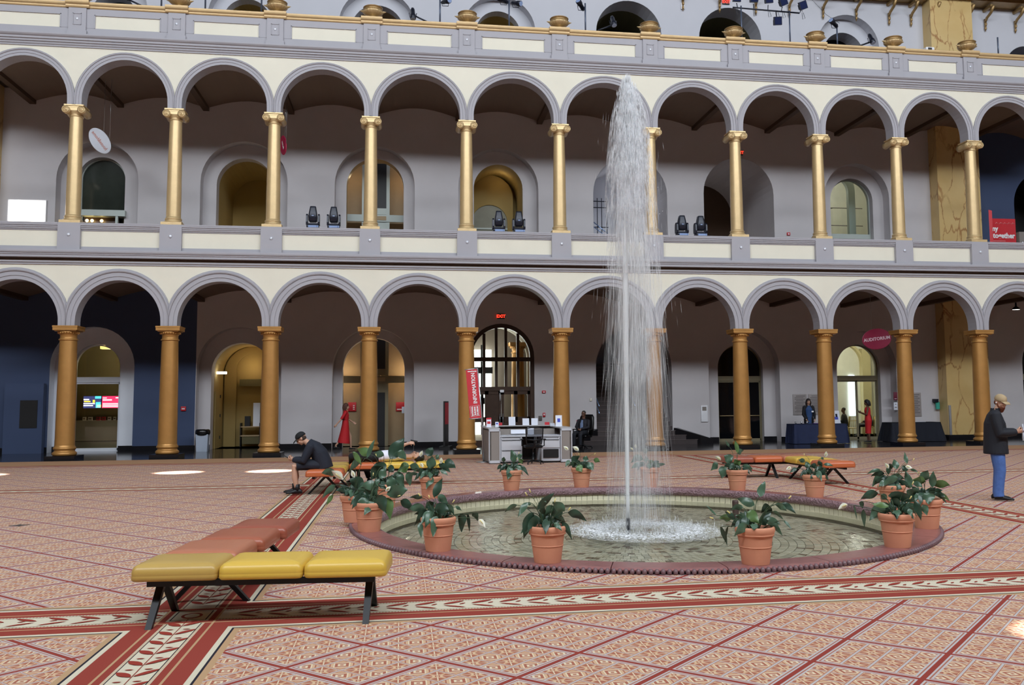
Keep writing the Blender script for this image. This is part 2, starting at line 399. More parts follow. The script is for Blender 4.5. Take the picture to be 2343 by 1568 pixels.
# ------------------------------------------------------------------ arcade front: arches, spandrels, cornices, parapets
def ringpts(c, hp, r, zab, zs, n=28):
    k = hp / 1.5975; o = [(c - r*k, zab)] + [(c - r*k*cos(pi*i/n), zs + r*sin(pi*i/n)) for i in range(n + 1)] + [(c + r*k, zab)]
    return [(min(max(x, c - hp), c + hp), z) for x, z in o]
def arcade(zab, zs, prof, zt, tag_):
    w = MB()
    for i in range(len(XC) - 1):
        c = (XC[i] + XC[i+1]) / 2; hp = (XC[i+1] - XC[i]) / 2
        a = MB(); rings = [[(x, y, z) for x, z in ringpts(c, hp, r, zab, zs)] for r, y in prof]
        a.loft(rings, 0, False, False, False)
        # underside of the springer resting on the abacus
        k = hp / 1.5975; ri = prof[0][0]
        for sx in (-1, 1):
            x0, x1 = sorted((c + sx*ri*k, c + sx*hp)); a.add([(x0, -.27, zab), (x1, -.27, zab), (x1, .26, zab), (x0, .26, zab)], [(0, 3, 2, 1)])
        a.build('trim_%d' % (i + 1 + tag_), GREY, kind='structure')
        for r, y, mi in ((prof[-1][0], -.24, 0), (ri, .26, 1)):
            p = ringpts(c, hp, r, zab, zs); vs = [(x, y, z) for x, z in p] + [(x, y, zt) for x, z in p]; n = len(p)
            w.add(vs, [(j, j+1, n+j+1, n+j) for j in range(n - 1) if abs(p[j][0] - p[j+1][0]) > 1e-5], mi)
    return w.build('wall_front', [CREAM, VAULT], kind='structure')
arcade(4.22, 4.35, [(1.3375, .26), (1.3375, -.265), (1.46, -.265), (1.46, -.29), (1.59, -.29), (1.60, -.33), (1.635, -.345), (1.665, -.33), (1.675, -.30), (1.71, -.30), (1.71, -.24)], 6.2, 0)
arcade(11.39, 11.58, [(1.37, .26), (1.37, -.265), (1.455, -.265), (1.46, -.285), (1.54, -.285), (1.55, -.315), (1.58, -.325), (1.61, -.30), (1.61, -.24)], 13.32, 20)
X0, X1 = XC[0] - 1.6, XC[-1]
b = MB(); b.px([(.26, 6.17), (-.28, 6.17), (-.28, 6.205), (-.33, 6.24), (-.33, 6.285), (-.245, 6.29), (-.245, 6.385), (-.42, 6.39), (-.42, 6.465), (-.45, 6.475), (-.45, 6.51), (-.48, 6.52), (-.50, 6.56), (-.50, 6.60), (-.47, 6.64), (-.24, 6.65), (.26, 6.65)], X0, X1)
b.build('trim_40', GREY, kind='structure')
b = MB(); b.box(X0, X1, -.262, -.246, 6.292, 6.384); b.build('trim_41', BROWN, kind='structure')  # brown strip colours in the shade and carpet bounce of the recess
b = MB(); b.px([(.26, 13.29), (-.28, 13.29), (-.28, 13.33), (-.32, 13.36), (-.32, 13.40), (-.37, 13.42), (-.37, 13.47), (-.42, 13.49), (-.42, 13.55), (-.47, 13.58), (-.50, 13.62), (-.50, 13.66), (-.28, 13.69), (.26, 13.69)], X0, X1)
b.build('trim_42', GREY, kind='structure')
def parapet(n_, z0, z1, lower):
    P = thing('trim_%d' % n_, '', 'x'); del P['category']; del P['label']; P['kind'] = 'structure'
    P['label'] = 'cream panelled parapet with grey pedestals of the %s gallery' % ('second-storey' if lower else 'third-storey')
    me = {}
    for i in range(len(XC) - 1):
        x0, x1 = XC[i] + (.33 if lower else .27), XC[i+1] - (.33 if lower else .27)
        b = MB(); f = MB()
        if lower:
            b.box(x0, x1, -.20, .12, 6.65, 7.30); f.box(x0, x1, -.19, -.225, 6.64, 6.765)
            f.px([(.16, 7.27), (-.215, 7.27), (-.235, 7.30), (-.235, 7.315), (-.27, 7.325), (-.27, 7.365), (-.30, 7.375), (-.30, 7.42), (-.335, 7.43), (-.335, 7.475), (-.345, 7.48), (-.345, 7.52), (.16, 7.53)], x0, x1)
        else:
            b.box(x0, x1, -.19, .12, 13.70, 14.64); f.box(x0, x1, -.22, -.18, 13.68, 13.79); f.box(x0, x1, -.205, -.185, 13.79, 13.975)
            f.box(x0, x1, -.215, -.18, 14.425, 14.63); f.box(x0, x0 + .24, -.215, -.18, 13.975, 14.425); f.box(x1 - .24, x1, -.215, -.18, 13.975, 14.425)
            for fx in (x0 + .24, x1 - .27): f.box(fx, fx + .03, -.23, -.19, 13.975, 14.425)
            f.box(x0 + .24, x1 - .24, -.23, -.19, 14.40, 14.43)
            g = MB(); g.px([(.15, 14.63), (-.23, 14.63), (-.25, 14.66), (-.25, 14.70), (-.29, 14.73), (-.30, 14.77), (-.30, 14.82), (-.26, 14.84), (.15, 14.84)], XC[i] + .2, XC[i+1] - .2)
            g.build('cap_rail', GOLDR, P)
        b.build('panel', CREAM, P); f.build('panel_frame', GREY, P)
    for x in XC[:-1]:
        b = MB(); s = MB()
        if lower:
            b.box(x - .34, x + .34, -.33, .33, 6.64, 7.52); s.ell((x, -.345, 7.13), (.05, .03, .05), 10, 6)
        else:
            b.box(x - .27, x + .27, -.27, .2, 13.68, 14.64); b.box(x - .30, x + .30, -.30, .2, 13.68, 13.86)
            for a in ((x - .13, x - .11, 14.06, 14.44), (x + .11, x + .13, 14.06, 14.44), (x - .13, x + .13, 14.42, 14.45), (x - .13, x + .13, 14.05, 14.07)):
                b.box(a[0], a[1], -.29, -.265, a[2], a[3])
            s.ell((x, -.275, 14.25), (.045, .03, .045), 10, 6)
            g = MB(); g.px([(.22, 14.63), (-.29, 14.63), (-.31, 14.67), (-.31, 14.72), (-.36, 14.76), (-.37, 14.80), (-.37, 14.86), (.22, 14.86)], x - .36, x + .36)
            g.build('pedestal_cap', GOLDR, P)
        b.build('pedestal', GREY, P); s.build('stud', STUD, P)
parapet(43, 6.65, 7.52, True); parapet(44, 13.7, 14.84, False)
# ------------------------------------------------------------------ back wall of the galleries with its round-headed openings
LV = ((0.0, 6.2), (6.5, 13.45), (13.75, 21.0))
Y1, Y2 = 5.1, 5.6
def bay(lv, xa, xb, o=None, i=None, face=TAUPE, band=None, reveal=None, inner=None):
    z0, z1 = LV[lv]; b = MB(); F = [(xa, z0)]
    if o: F += arch(o[0], o[1], z0, o[2])
    F += [(xb, z0), (xb, z1), (xa, z1)]
    b.add([(x, YB, z) for x, z in F], [tuple(range(len(F)))], 0)
    if o:
        yy = Y1 if i else Y2
        b.py(arch(o[0], o[1], z0, o[2]), YB, yy, 2, False, False, False)
        if i:
            A = arch(o[0], o[1], z0, o[2]); B = arch(i[0], i[1], z0, i[2]); P = A + B[::-1]
            b.add([(x, Y1, z) for x, z in P], [tuple(range(len(P)))], 1); b.py(B, Y1, Y2, 3, False, False, False)
    return b.build('wall_back', [face, band or face, reveal or face, inner or reveal or face], kind='structure')
def tunnel(xc, w, z0, zt, y0, y1, side, end, floor_=None, par=None):
    b = MB(); A = arch(xc, w, z0, zt)
    b.py(A, y0, y1, 0, False, False, False); b.add([(x, y1, z) for x, z in A], [tuple(range(len(A)))], 1)
    b.add([(xc - w/2, y0, z0), (xc + w/2, y0, z0), (xc + w/2, y1, z0), (xc - w/2, y1, z0)], [(0, 1, 2, 3)], 2)
    return b.build('wall_back', [side, end, floor_ or side], par, kind='structure')
def room(x0, x1, y0, y1, z0, z1, wallm, floor_, open_=None):
    b = MB(); v = [(x0, y0, z0), (x1, y0, z0), (x1, y1, z0), (x0, y1, z0), (x0, y0, z1), (x1, y0, z1), (x1, y1, z1), (x0, y1, z1)]
    b.add(v, [(4, 5, 6, 7), (1, 2, 6, 5), (2, 3, 7, 6), (3, 0, 4, 7)], 0); b.add(v, [(0, 1, 2, 3)], 1)
    if open_:
        xc, w, zt = open_; P = [(x0, z0)] + arch(xc, w, z0, zt) + [(x1, z0), (x1, z1), (x0, z1)]
        b.add([(x, y0, z) for x, z in P], [tuple(range(len(P)))], 0)
    return b.build('wall_back', [wallm, floor_], kind='structure')
BX = [-24.0, 2.05, 7.05, 11.95, 17.1, 22.05, 27.0, 32.99, 34.95, 54.0]
# ground storey
bay(0, -24.0, 3.0, (-.62, 2.91, 4.58), (-.62, 1.66, 3.97), NAVYW, WHITEP, WHITEP)
bay(0, 3.0, 7.05, (4.55, 3.06, 4.59), (4.56, 2.2, 4.03))
bay(0, 7.05, 11.95, (9.5, 3.07, 4.58), (9.5, 2.36, 4.23))
bay(0, 11.95, 17.1, (14.43, 2.6, 4.78))
bay(0, 17.1, 22.05, (19.77, 3.12, 4.64))
bay(0, 22.05, 27.0, (24.4, 3.04, 4.56), (24.42, 1.95, 4.01))
bay(0, 27.0, 32.99, (29.66, 2.87, 4.55), (29.66, 1.95, 4.02))
bay(0, 34.95, 54.0, (38.3, 2.7, 4.55), (38.3, 2.5, 4.3))
# second storey
bay(1, -24.0, 2.05, (-.66, 2.88, 11.53), (-.66, 1.66, 11.07))
bay(1, 2.05, 7.05, (4.6, 3.2, 11.73), (4.56, 2.13, 11.2))
bay(1, 7.05, 11.95, (9.5, 3.06, 11.73), (9.5, 2.22, 11.35), reveal=TAUPE, inner=TAN)
bay(1, 11.95, 17.1, (14.34, 3.2, 11.8), (14.38, 1.98, 11.28), inner=MUST)
bay(1, 17.1, 22.05, (19.73, 3.09, 11.64))
bay(1, 22.05, 27.0, (24.36, 3.04, 11.76))
bay(1, 27.0, 32.99, (29.61, 2.94, 11.71), (29.62, 1.94, 11.18))
bay(1, 34.95, 54.0, (38.4, 2.9, 11.6), None, NAVYW, reveal=NAVYW)
# third storey
for xa, xb, o, i in ((-24.0, 2.05, (-.5, 2.83, 18.1), (-.45, 1.6, 17.5)), (2.05, 7.05, (4.56, 2.9, 18.1), (4.5, 1.8, 17.6)), (7.05, 11.95, (9.54, 2.98, 18.1), (9.54, 2.1, 17.65)),
                     (11.95, 17.1, (14.4, 2.95, 18.14), (14.4, 1.82, 17.7)), (17.1, 22.05, (19.78, 2.77, 18.26), None), (22.05, 27.0, (24.17, 2.74, 18.23), None),
                     (27.0, 32.99, (29.48, 2.84, 18.24), (29.5, 1.85, 17.65)), (34.95, 54.0, (37.9, 2.0, 17.3), None)):
    bay(2, xa, xb, o, i, PALE)
for lv in range(3):
    for x0, x1 in ((32.99, 34.95), (-6.2, -4.0)):
        if lv == 0 and x0 < 0: continue
        b = MB(); b.box(x0, x1, 4.0, 5.2, LV[lv][0] + (.2 if lv == 0 else 0), LV[lv][1]); b.build('wall_back', MARBLE, kind='structure', label='yellow veined marble pilaster on the gallery wall')
b = MB(); b.box(XL, XR, YB, YB + .3, 21.0, ZT); b.build('wall_back', PALE, kind='structure')
# black skirting along the ground storey
gaps = [(-2.08, .84), (3.02, 6.08), (7.96, 11.04), (13.12, 15.74), (16.9, 22.4), (22.88, 25.92), (28.22, 31.1), (36.9, 39.7)]
xs = -24.0
for a, c in gaps + [(54.0, 54.0)]:
    b = MB(); b.box(xs, a, YB - .05, YB + .01, 0, .2); b.build('baseboard_back', BLACK, kind='structure'); xs = c
b = MB(); b.box(32.95, 35.0, 3.95, 4.55, 0, .2); b.build('baseboard_back', BLACK, kind='structure')
for xc, w, wi in ((-.62, 2.91, 1.66), (4.55, 3.06, 2.2), (9.5, 3.07, 2.36), (24.4, 3.04, 1.95), (29.66, 2.87, 1.95)):
    for s_ in (-1, 1):
        x0, x1 = sorted((xc + s_*w/2, xc + s_*wi/2)); b = MB(); b.box(x0, x1, Y1 - .04, Y1 + .01, 0, .2); b.build('baseboard_back', BLACK, kind='structure')
# vaulted gallery ceilings with dark tie beams on the column lines
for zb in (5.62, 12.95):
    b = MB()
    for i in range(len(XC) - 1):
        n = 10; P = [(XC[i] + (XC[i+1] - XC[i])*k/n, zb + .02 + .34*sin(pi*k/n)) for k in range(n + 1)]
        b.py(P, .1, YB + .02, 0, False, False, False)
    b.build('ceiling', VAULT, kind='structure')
    for x in XC:
        b = MB(); b.box(x - .11, x + .11, .3, YB, zb - .09, zb + .06); b.build('beam', BROWN, kind='structure', label='dark tie beam under the gallery vault')
# ------------------------------------------------------------------ rooms behind the openings
WARM = (1.0, .78, .48)
# ground A: ticket lobby
room(-3.0, 2.4, Y2, 9.2, 0, 5.2, OLIVE, TAN, (-.62, 1.66, 3.97)); point('lobby_downlight', (-.9, 7.6, 3.6), 40, WARM, .15)
# ground B: service passage
tunnel(4.56, 2.2, 0, 4.03, Y2, 7.6, MUST, MUST, FLOORM)
b = MB(); P = [(x, z) for x, z in arch(4.56, 2.2, 0, 4.03)]
point('passage_glow', (4.6, 7.0, 3.2), 7, WARM, .1)
# ground C: lift lobby
room(7.9, 11.1, Y2, 6.5, 0, 4.9, TAN, FLOORM); point('lift_uplight', (8.35, 5.95, 3.05), 7, WARM, .05); point('lift_uplight', (10.65, 5.95, 3.05), 7, WARM, .05)
point('lift_downlight', (8.35, 5.95, 2.3), 3, WARM, .04); point('lift_downlight', (10.7, 5.95, 2.3), 3, WARM, .04)
# ground E and second E: stair hall
def stairhall():
    b = MB()
    b.add([(18.21, Y2, 0), (18.21, 12, 0), (18.21, 12, 5.2), (18.21, Y2, 5.2)], [(0, 1, 2, 3)]); b.add([(21.33, Y2, 0), (21.33, 12, 0), (21.33, 12, 5.2), (21.33, Y2, 5.2)], [(0, 1, 2, 3)])
    A = arch(19.77, 3.12, 0, 4.64); b.add([(x, 12, z) for x, z in [(18.21, 0), (21.33, 0), (21.33, 5.2), (18.21, 5.2)]], [(0, 1, 2, 3)])
    b.add([(18.21, Y2, 5.2), (21.33, Y2, 5.2), (21.33, 12, 5.2), (18.21, 12, 5.2)], [(0, 1, 2, 3)])
    return b.build('wall_back', TAUPE, kind='structure')
stairhall()
tunnel(19.73, 3.09, 6.5, 11.64, Y2, 7.8, TAUPE, PALE); point('stair_window_glow', (19.9, 6.6, 10.6), 9, (.8, .88, 1), .4)
# ground F: dark foyer doors
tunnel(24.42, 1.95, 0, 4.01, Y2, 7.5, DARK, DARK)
# ground G: auditorium
AUD = mat('auditorium_wall', (232, 229, 212), .8)
AUDY = mat('auditorium_rib', (206, 192, 146), .8)
room(27.6, 36.2, Y2, 11.5, 0, 5.6, AUD, TAN, (29.66, 1.95, 4.02)); point('auditorium_light', (30.8, 8.3, 4.6), 135, (1, .96, .84), .5)
b = MB()
for xx in (31.0, 33.3):
    b.box(xx - .22, xx + .22, 11.2, 11.5, 0, 4.2)
    A = arch(xx + 1.15, 1.86, 0, 4.4)[1:-1]; B = [(xx + 1.15 + (x - xx - 1.15)*1.12, 3.47 + (z - 3.47)*1.12 if z > 3.47 else z) for x, z in A]
    b.py(A + B[::-1], 11.25, 11.5)
b.build('wall_back', AUDY, kind='structure')
b = MB(); b.box(32.45, 32.75, 11.42, 11.46, .9, 2.9); b.build('window_1', emit('daylight_glazing', (225, 240, 255), 2.0), kind='structure')
tunnel(38.3, 2.5, 0, 4.3, Y2, 7.0, DARK, DARK)
# second storey
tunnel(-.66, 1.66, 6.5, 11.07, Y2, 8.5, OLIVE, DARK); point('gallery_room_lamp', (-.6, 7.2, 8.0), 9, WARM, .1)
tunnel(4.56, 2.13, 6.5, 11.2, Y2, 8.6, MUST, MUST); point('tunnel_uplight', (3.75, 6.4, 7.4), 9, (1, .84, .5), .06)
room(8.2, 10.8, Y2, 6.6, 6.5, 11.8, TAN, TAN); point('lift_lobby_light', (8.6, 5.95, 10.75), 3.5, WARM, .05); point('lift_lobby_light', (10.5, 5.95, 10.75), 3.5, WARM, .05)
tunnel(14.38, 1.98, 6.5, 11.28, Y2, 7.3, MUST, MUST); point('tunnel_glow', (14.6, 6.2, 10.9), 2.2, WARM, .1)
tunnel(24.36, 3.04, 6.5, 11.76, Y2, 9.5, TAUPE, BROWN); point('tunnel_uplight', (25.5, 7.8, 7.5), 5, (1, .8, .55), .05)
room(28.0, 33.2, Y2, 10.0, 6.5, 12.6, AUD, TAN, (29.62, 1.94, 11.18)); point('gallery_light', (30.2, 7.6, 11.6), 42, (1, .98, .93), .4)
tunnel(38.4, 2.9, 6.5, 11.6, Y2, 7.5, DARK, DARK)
# third storey
for xc, w, zt, sd, en in ((-.45, 1.6, 17.5, PALE, GGLASS), (4.5, 1.8, 17.6, MUST, MUST), (9.54, 2.1, 17.65, TAN, DARK), (14.4, 1.82, 17.7, MUST, MUST), (19.78, 2.77, 18.26, OLIVE, DARK), (24.17, 2.74, 18.23, OLIVE, DARK), (29.5, 1.85, 17.65, TAUPE, DGLASS), (37.9, 2.0, 17.3, NAVYW, DARK)):
    tunnel(xc, w, 13.75, zt, Y2, 5.9 if en in (GGLASS, DGLASS) else 7.6, sd, en)
# ------------------------------------------------------------------ columns
def lower_column(label, loc):
    t = thing('column', label, 'column', loc, 0, 'gilded columns of the lower arcade')
    b = MB(); b.box(-.44, .44, -.44, .44, 0, .13); b.build('plinth', BLACK, t)
    b = MB(); b.lathe([(0.2, .13), (.325, .13), (.352, .155), (.358, .19), (.352, .225), (.325, .25), (.305, .262), (.298, .285), (.302, .31), (.318, .32), (.332, .345), (.332, .372), (.318, .395), (.303, .405), (.303, .43), (.294, .45)], 32); b.build('base', GOLDL, t)
    b = MB(); b.lathe([(.294, .45), (.289, .7), (.286, 1.4), (.279, 2.2), (.266, 3.0), (.252, 3.77)], 32); b.build('shaft', GOLDL, t)
    b = MB(); b.lathe([(.252, 3.76), (.275, 3.765), (.285, 3.785), (.275, 3.81), (.252, 3.82), (.246, 3.84), (.246, 3.93), (.262, 3.945), (.262, 3.96), (.285, 3.975), (.315, 4.01), (.325, 4.04), (.2, 4.05)], 32)
    for k in range(24):
        a = 2*pi*k/24; b.ell((.305*cos(a), .305*sin(a), 4.0), (.026, .026, .034), 6, 4)
    b.box(-.32, .32, -.32, .32, 4.045, 4.075); b.box(-.365, .365, -.365, .365, 4.075, 4.17); b.box(-.375, .375, -.375, .375, 4.17, 4.22)
    b.build('capital', GOLDL, t); return t
def upper_column(label, loc):
    t = thing('column', label, 'column', loc, 0, 'gilded columns of the upper arcade')
    b = MB(); b.box(-.32, .32, -.32, .32, 0, .09); b.build('plinth', GOLDU, t)
    b = MB(); b.lathe([(.15, .09), (.275, .09), (.292, .115), (.285, .145), (.262, .16), (.248, .175), (.25, .2), (.262, .21), (.265, .235), (.25, .255), (.236, .26), (.228, .3)], 28); b.build('base', GOLDU, t)
    b = MB(); b.lathe([(.228, .3), (.226, 1.1), (.214, 2.2), (.192, 3.53)], 28); b.build('shaft', GOLDU, t)
    b = MB(); b.lathe([(.192, 3.5), (.212, 3.51), (.216, 3.53), (.205, 3.55), (.196, 3.56), (.205, 3.6), (.245, 3.66), (.25, 3.7)], 28)
    b.box(-.25, .25, -.26, .26, 3.68, 3.78); b.box(-.27, .27, -.27, .27, 3.78, 3.83); b.box(-.30, .30, -.30, .30, 3.83, 3.87); b.build('capital', GOLDU, t)
    for sx in (-1, 1):
        v = MB(); R = .125; cx, cz = sx*.235, 3.69
        M_ = lambda y0, y1, r0, r1: v.loft([[(cx + r*cos(2*pi*j/18), y, cz + r*sin(2*pi*j/18)) for j in range(18)] for y, r in ((y0, .02), (y0, r0), ((y0*3 + y1)/4, r0*.9), ((y0 + y1)/2, r1), ((y0 + y1*3)/4, r0*.9), (y1, r0), (y1, .02))])
        M_(-.32, .32, R, R*.72)
        for yy in (-.325, .325):
            sp = [(cx - sx*(R - .02)*(1 - k/34)*cos(k*.5), yy, cz + (R - .02)*(1 - k/34)*sin(k*.5 + .9)) for k in range(32)]
            sp = [(cx + sx*(R*.95*(1 - k/36.))*cos(pi/2 - k*.42), yy, cz + (R*.95*(1 - k/36.))*sin(pi/2 - k*.42)) for k in range(34)]
            v.tube(sp, .014, 5)
            v.ell((cx, yy, cz), .03, 8, 5)
        v.build('volute', GOLDU, t)
    return t
LOW = {-1: 'gold Doric column at the start of the lower arcade before the navy wall', 0: 'gold Doric column between the navy board and the white framed ticket lobby', 1: 'gold Doric column before the navy wall beside a red fire alarm', 2: 'gold Doric column beside the mustard service passage and grey bin', 3: 'gold Doric column rising behind the person lying on the bench', 4: 'gold Doric column directly behind the red INFORMATION banner', 5: 'gold Doric column behind the information desk beside the seated guard', 6: 'gold Doric column veiled by the fountain spray before the stairs', 7: 'gold Doric column before the black glass doors', 8: 'gold Doric column standing between blazer woman and white poster', 9: 'gold Doric column under the red AUDITORIUM sign beside dark draped table', 10: 'gold Doric column before the yellow marble pilaster beside bearded man', 11: 'gold Doric column next after the marble pilaster of the lower arcade', 12: 'gold Doric column at the far end of the lower arcade'}
UP = {-1: 'slim gold Ionic column at the start of the upper arcade', 0: 'slim gold Ionic column beside the tilted white oval sign', 1: 'slim gold Ionic column between white oval sign and mustard tunnel', 2: 'slim gold Ionic column partly hiding a red oval sign', 3: 'slim gold Ionic column before the upper lift alcove', 4: 'slim gold Ionic column beside the mustard arch with two moving lights', 5: 'slim gold Ionic column between mustard arch and upper stair arch', 6: 'slim gold Ionic column seen through the top of the water jet', 7: 'slim gold Ionic column before the brown tunnel with uplight', 8: 'slim gold Ionic column between brown tunnel and pale glazed doors', 9: 'slim gold Ionic column beside the pale glazed upper doors', 10: 'slim gold Ionic column before the marble pilaster beside red poster', 11: 'slim gold Ionic column next after the red poster of the upper arcade', 12: 'slim gold Ionic column at the far end of the upper arcade'}
c0 = lower_column(LOW[0], (XC[1], 0, 0)); u0 = upper_column(UP[0], (XC[1], 0, 7.52))
for k in range(-1, 13):
    if k == 0 or k == 12: continue
    copy_tree(c0, (XC[k+1], 0, 0), label=LOW[k]); copy_tree(u0, (XC[k+1], 0, 7.52), label=UP[k])
# ------------------------------------------------------------------ gilded urns on the top parapet
def urn(label, loc):
    t = thing('urn', label, 'urn', loc, 0, 'gilded urns along the top parapet')
    b = MB(); b.lathe([(.01, 0), (.16, 0), (.16, .03), (.10, .05), (.085, .08), (.10, .105), (.12, .115)], 20); b.build('foot', GOLDU, t)
    b = MB(); rings = []
    for r, z, g in ((.09, .10, 0), (.17, .125, .03), (.26, .17, .06), (.315, .215, .06), (.335, .25, .04), (.335, .265, 0)):
        rings.append([(r*(1 + g*abs(cos(9*2*pi*j/72)))*cos(2*pi*j/72), r*(1 + g*abs(cos(9*2*pi*j/72)))*sin(2*pi*j/72), z) for j in range(72)])
    b.loft(rings); b.build('bowl', GOLDU, t)
    b = MB(); b.lathe([(.335, .262), (.345, .275), (.335, .29), (.30, .30), (.29, .34), (.30, .37), (.33, .385), (.335, .40), (.32, .41), (.26, .405), (.24, .33), (.01, .30)], 28)
    for k in range(40):
        a = 2*pi*k/40; b.ell((.338*cos(a), .338*sin(a), .278), .016, 5, 4)
    b.build('rim', GOLDD, t)
    for sx in (-1, 1):
        b = MB(); b.loft([[(sx*x, w*cos(2*pi*j/8), z + h*sin(2*pi*j/8)) for j in range(8)] for x, z, w, h in ((.30, .26, .09, .05), (.36, .275, .06, .035), (.41, .285, .03, .02), (.455, .30, .004, .004))]); b.build('handle', GOLDU, t)
    return t
UN = ['over the dark greenish arch', 'beside the first grey pole pair', 'before the first mustard upper arch', 'before the brown upper arch with black door', 'beside the pole with one round lamp', 'before the pole carrying two lamps', 'before the first olive tunnel beside a black lamp', 'under the bar of square lamps', 'between the lamp bar and the single lamp pole', 'beside the sideways black lamp', 'before the yellow marble pilaster']
ur = urn('gilded bowl urn ' + UN[0], (XC[1] + .05, -.07, 14.86))
for k in range(1, 11): copy_tree(ur, (XC[k+1] + .03, -.07, 14.86), label='gilded bowl urn ' + UN[k])
copy_tree(ur, (XC[0], -.07, 14.86), label='gilded bowl urn at the start of the top parapet'); copy_tree(ur, (XC[12], -.07, 14.86), label='gilded bowl urn past the yellow marble pilaster')
# ------------------------------------------------------------------ brackets and balcony edge at the top
b = MB(); b.box(27.0, XR, 3.9, 4.7, 18.93, 19.4); b.box(27.0, XR, 2.9, 4.7, 19.05, 19.3); b.build('trim_50', GOLDD, kind='structure', label='dull gold underside of the topmost balcony')
def bracket():
    b = MB(); b.box(-.06, .06, 4.02, 4.6, 18.84, 18.96)
    b.tube([(0, 3.9, 18.86), (0, 4.1, 18.62), (0, 4.4, 18.5), (0, 4.52, 18.36)], [.07, .06, .06, .05], 8)
    b.ell((0, 4.5, 18.25), (.055, .07, .10), 8, 6); b.ell((0, 4.52, 18.08), (.05, .06, .09), 8, 6); b.tube([(0, 4.53, 18.5), (0, 4.53, 17.95)], [.05, .02], 6)
    b.tube([(0, 4.05 + .1*cos(k*.6)*(1 - k/16), 18.75 + .1*sin(k*.6)*(1 - k/16)) for k in range(14)], .025, 6)
    return b.mesh('bracket', GOLDD)
BM = bracket()
for k, x in enumerate((22.1, 23.7, 25.3, 26.8, 28.33, 29.85, 31.37, 32.4, 33.41, 35.02, 35.95, 37.41)):
    o = link('trim_%d' % (60 + k), BM, loc=(x, 0, 0 if x < 31 else -.1), kind='structure'); 
# ------------------------------------------------------------------ fountain
rnd = random.Random(7)
STONE = mat('red_granite', (146, 94, 92), .3, var=.16, vs=14, coat=.2)
ROPE = mat('carved_granite', (150, 118, 124), .4, var=.3, vs=30, bump=1.0, bs=26, bd=.06)
BEAD = mat('granite_bead', (120, 92, 96), .4, var=.2, vs=20)
TILEC = mat('cream_tile', (228, 222, 194), .25, var=.04); GROUT = mat('tile_grout', (134, 130, 112), .8)
PT1, PT2, PT3, PT4 = (mat('pool_tile_' + n, c, .35, var=.08) for n, c in (('beige', (204, 198, 176)), ('sand', (188, 180, 156)), ('olive', (168, 164, 144)), ('umber', (116, 98, 78))))
WATER = clear('pool_water', (.96, .97, .94, 1), .03, 1.33, .2, 6.0, .6)
def mk_spray():
    m, t, p = newmat('white_water'); t.nodes.remove(p); out = t.nodes['Material Output']
    di = t.nodes.new('ShaderNodeBsdfDiffuse'); tl = t.nodes.new('ShaderNodeBsdfTranslucent'); mx = t.nodes.new('ShaderNodeMixShader'); mx.inputs[0].default_value = .22
    for n in (di, tl): n.inputs[0].default_value = (.98, .99, 1, 1)
    t.links.new(di.outputs[0], mx.inputs[1]); t.links.new(tl.outputs[0], mx.inputs[2]); t.links.new(mx.outputs[0], out.inputs[0]); return m
SPRAY = mk_spray()
def mk_veil(name, dens, sx, sz):
    m, t, p = newmat(name); t.nodes.remove(p)
    out = t.nodes['Material Output']; tr = t.nodes.new('ShaderNodeBsdfTransparent'); di = t.nodes.new('ShaderNodeBsdfDiffuse'); tl = t.nodes.new('ShaderNodeBsdfTranslucent')
    ad = t.nodes.new('ShaderNodeMixShader'); ad.inputs[0].default_value = .5; mx = t.nodes.new('ShaderNodeMixShader')
    for n in (di, tl): n.inputs[0].default_value = (.94, .96, 1, 1)
    t.links.new(di.outputs[0], ad.inputs[1]); t.links.new(tl.outputs[0], ad.inputs[2])
    mp = t.nodes.new('ShaderNodeMapping'); mp.inputs['Scale'].default_value = (sx, sx, sz); t.links.new(objco(t), mp.inputs[0])
    nz = noise(t, 1.0, 3, .6, mp.outputs[0])
    f = ((E(t, nz.outputs[0]) - .42) * 3.2).m('MULTIPLY', dens, clamp=True)
    t.links.new(f.k, mx.inputs[0]); t.links.new(tr.outputs[0], mx.inputs[1]); t.links.new(ad.outputs[0], mx.inputs[2]); t.links.new(mx.outputs[0], out.inputs[0])
    return m
FT = thing('fountain', 'round granite fountain basin with tall white water jet in the hall', 'fountain', (FX, FY, 0)); FT.scale = (1, FK, 1)
WZ, PB = -.18, -.31
def ringsec(b, prof, a0, a1, n, m=0, cap=True):
    b.loft([[(r*cos(a0 + (a1 - a0)*k/n), r*sin(a0 + (a1 - a0)*k/n), z) for r, z in prof] for k in range(n + 1)], m, True, cap, False)
NS = 22
b = MB(); g = .0012
ringsec(b, [(3.70, -.06), (3.70, .048), (3.72, .062), (3.98, .060), (4.015, .054), (4.03, .044), (4.03, .034), (3.99, .028), (3.99, -.06)], g, 2*pi/NS - g, 10)
SM = b.mesh('stone', STONE)
for k in range(NS): link('stone', SM, FT, rot=2*pi*k/NS + .1)
b = MB(); b.lathe([(3.97, -.05), (4.045, -.05), (4.045, .006), (3.97, .006)], 160, smooth=False); b.build('base_course', BEAD, FT)
bm_ = MB(); bm_.ell((0, 0, 0), (.030, .026, .034), 8, 6); BME = bm_.mesh('bead', BEAD)
NB = 420; rest = MB()
for k in range(NB):
    a = 2*pi*k/NB - pi/2 - pi*0; a = -pi/2 + (k if k % 2 == 0 else -k) * pi / NB
    p = (4.03*cos(a), 4.03*sin(a), .024)
    if k < 300: link('bead', BME, FT, p, a)
    else: rest.ell(p, (.03, .03, .034), 6, 4)
rest.build('bead_row', BEAD, FT, kind='stuff')
b = MB(); N, Mr = 420, 9; rings = []
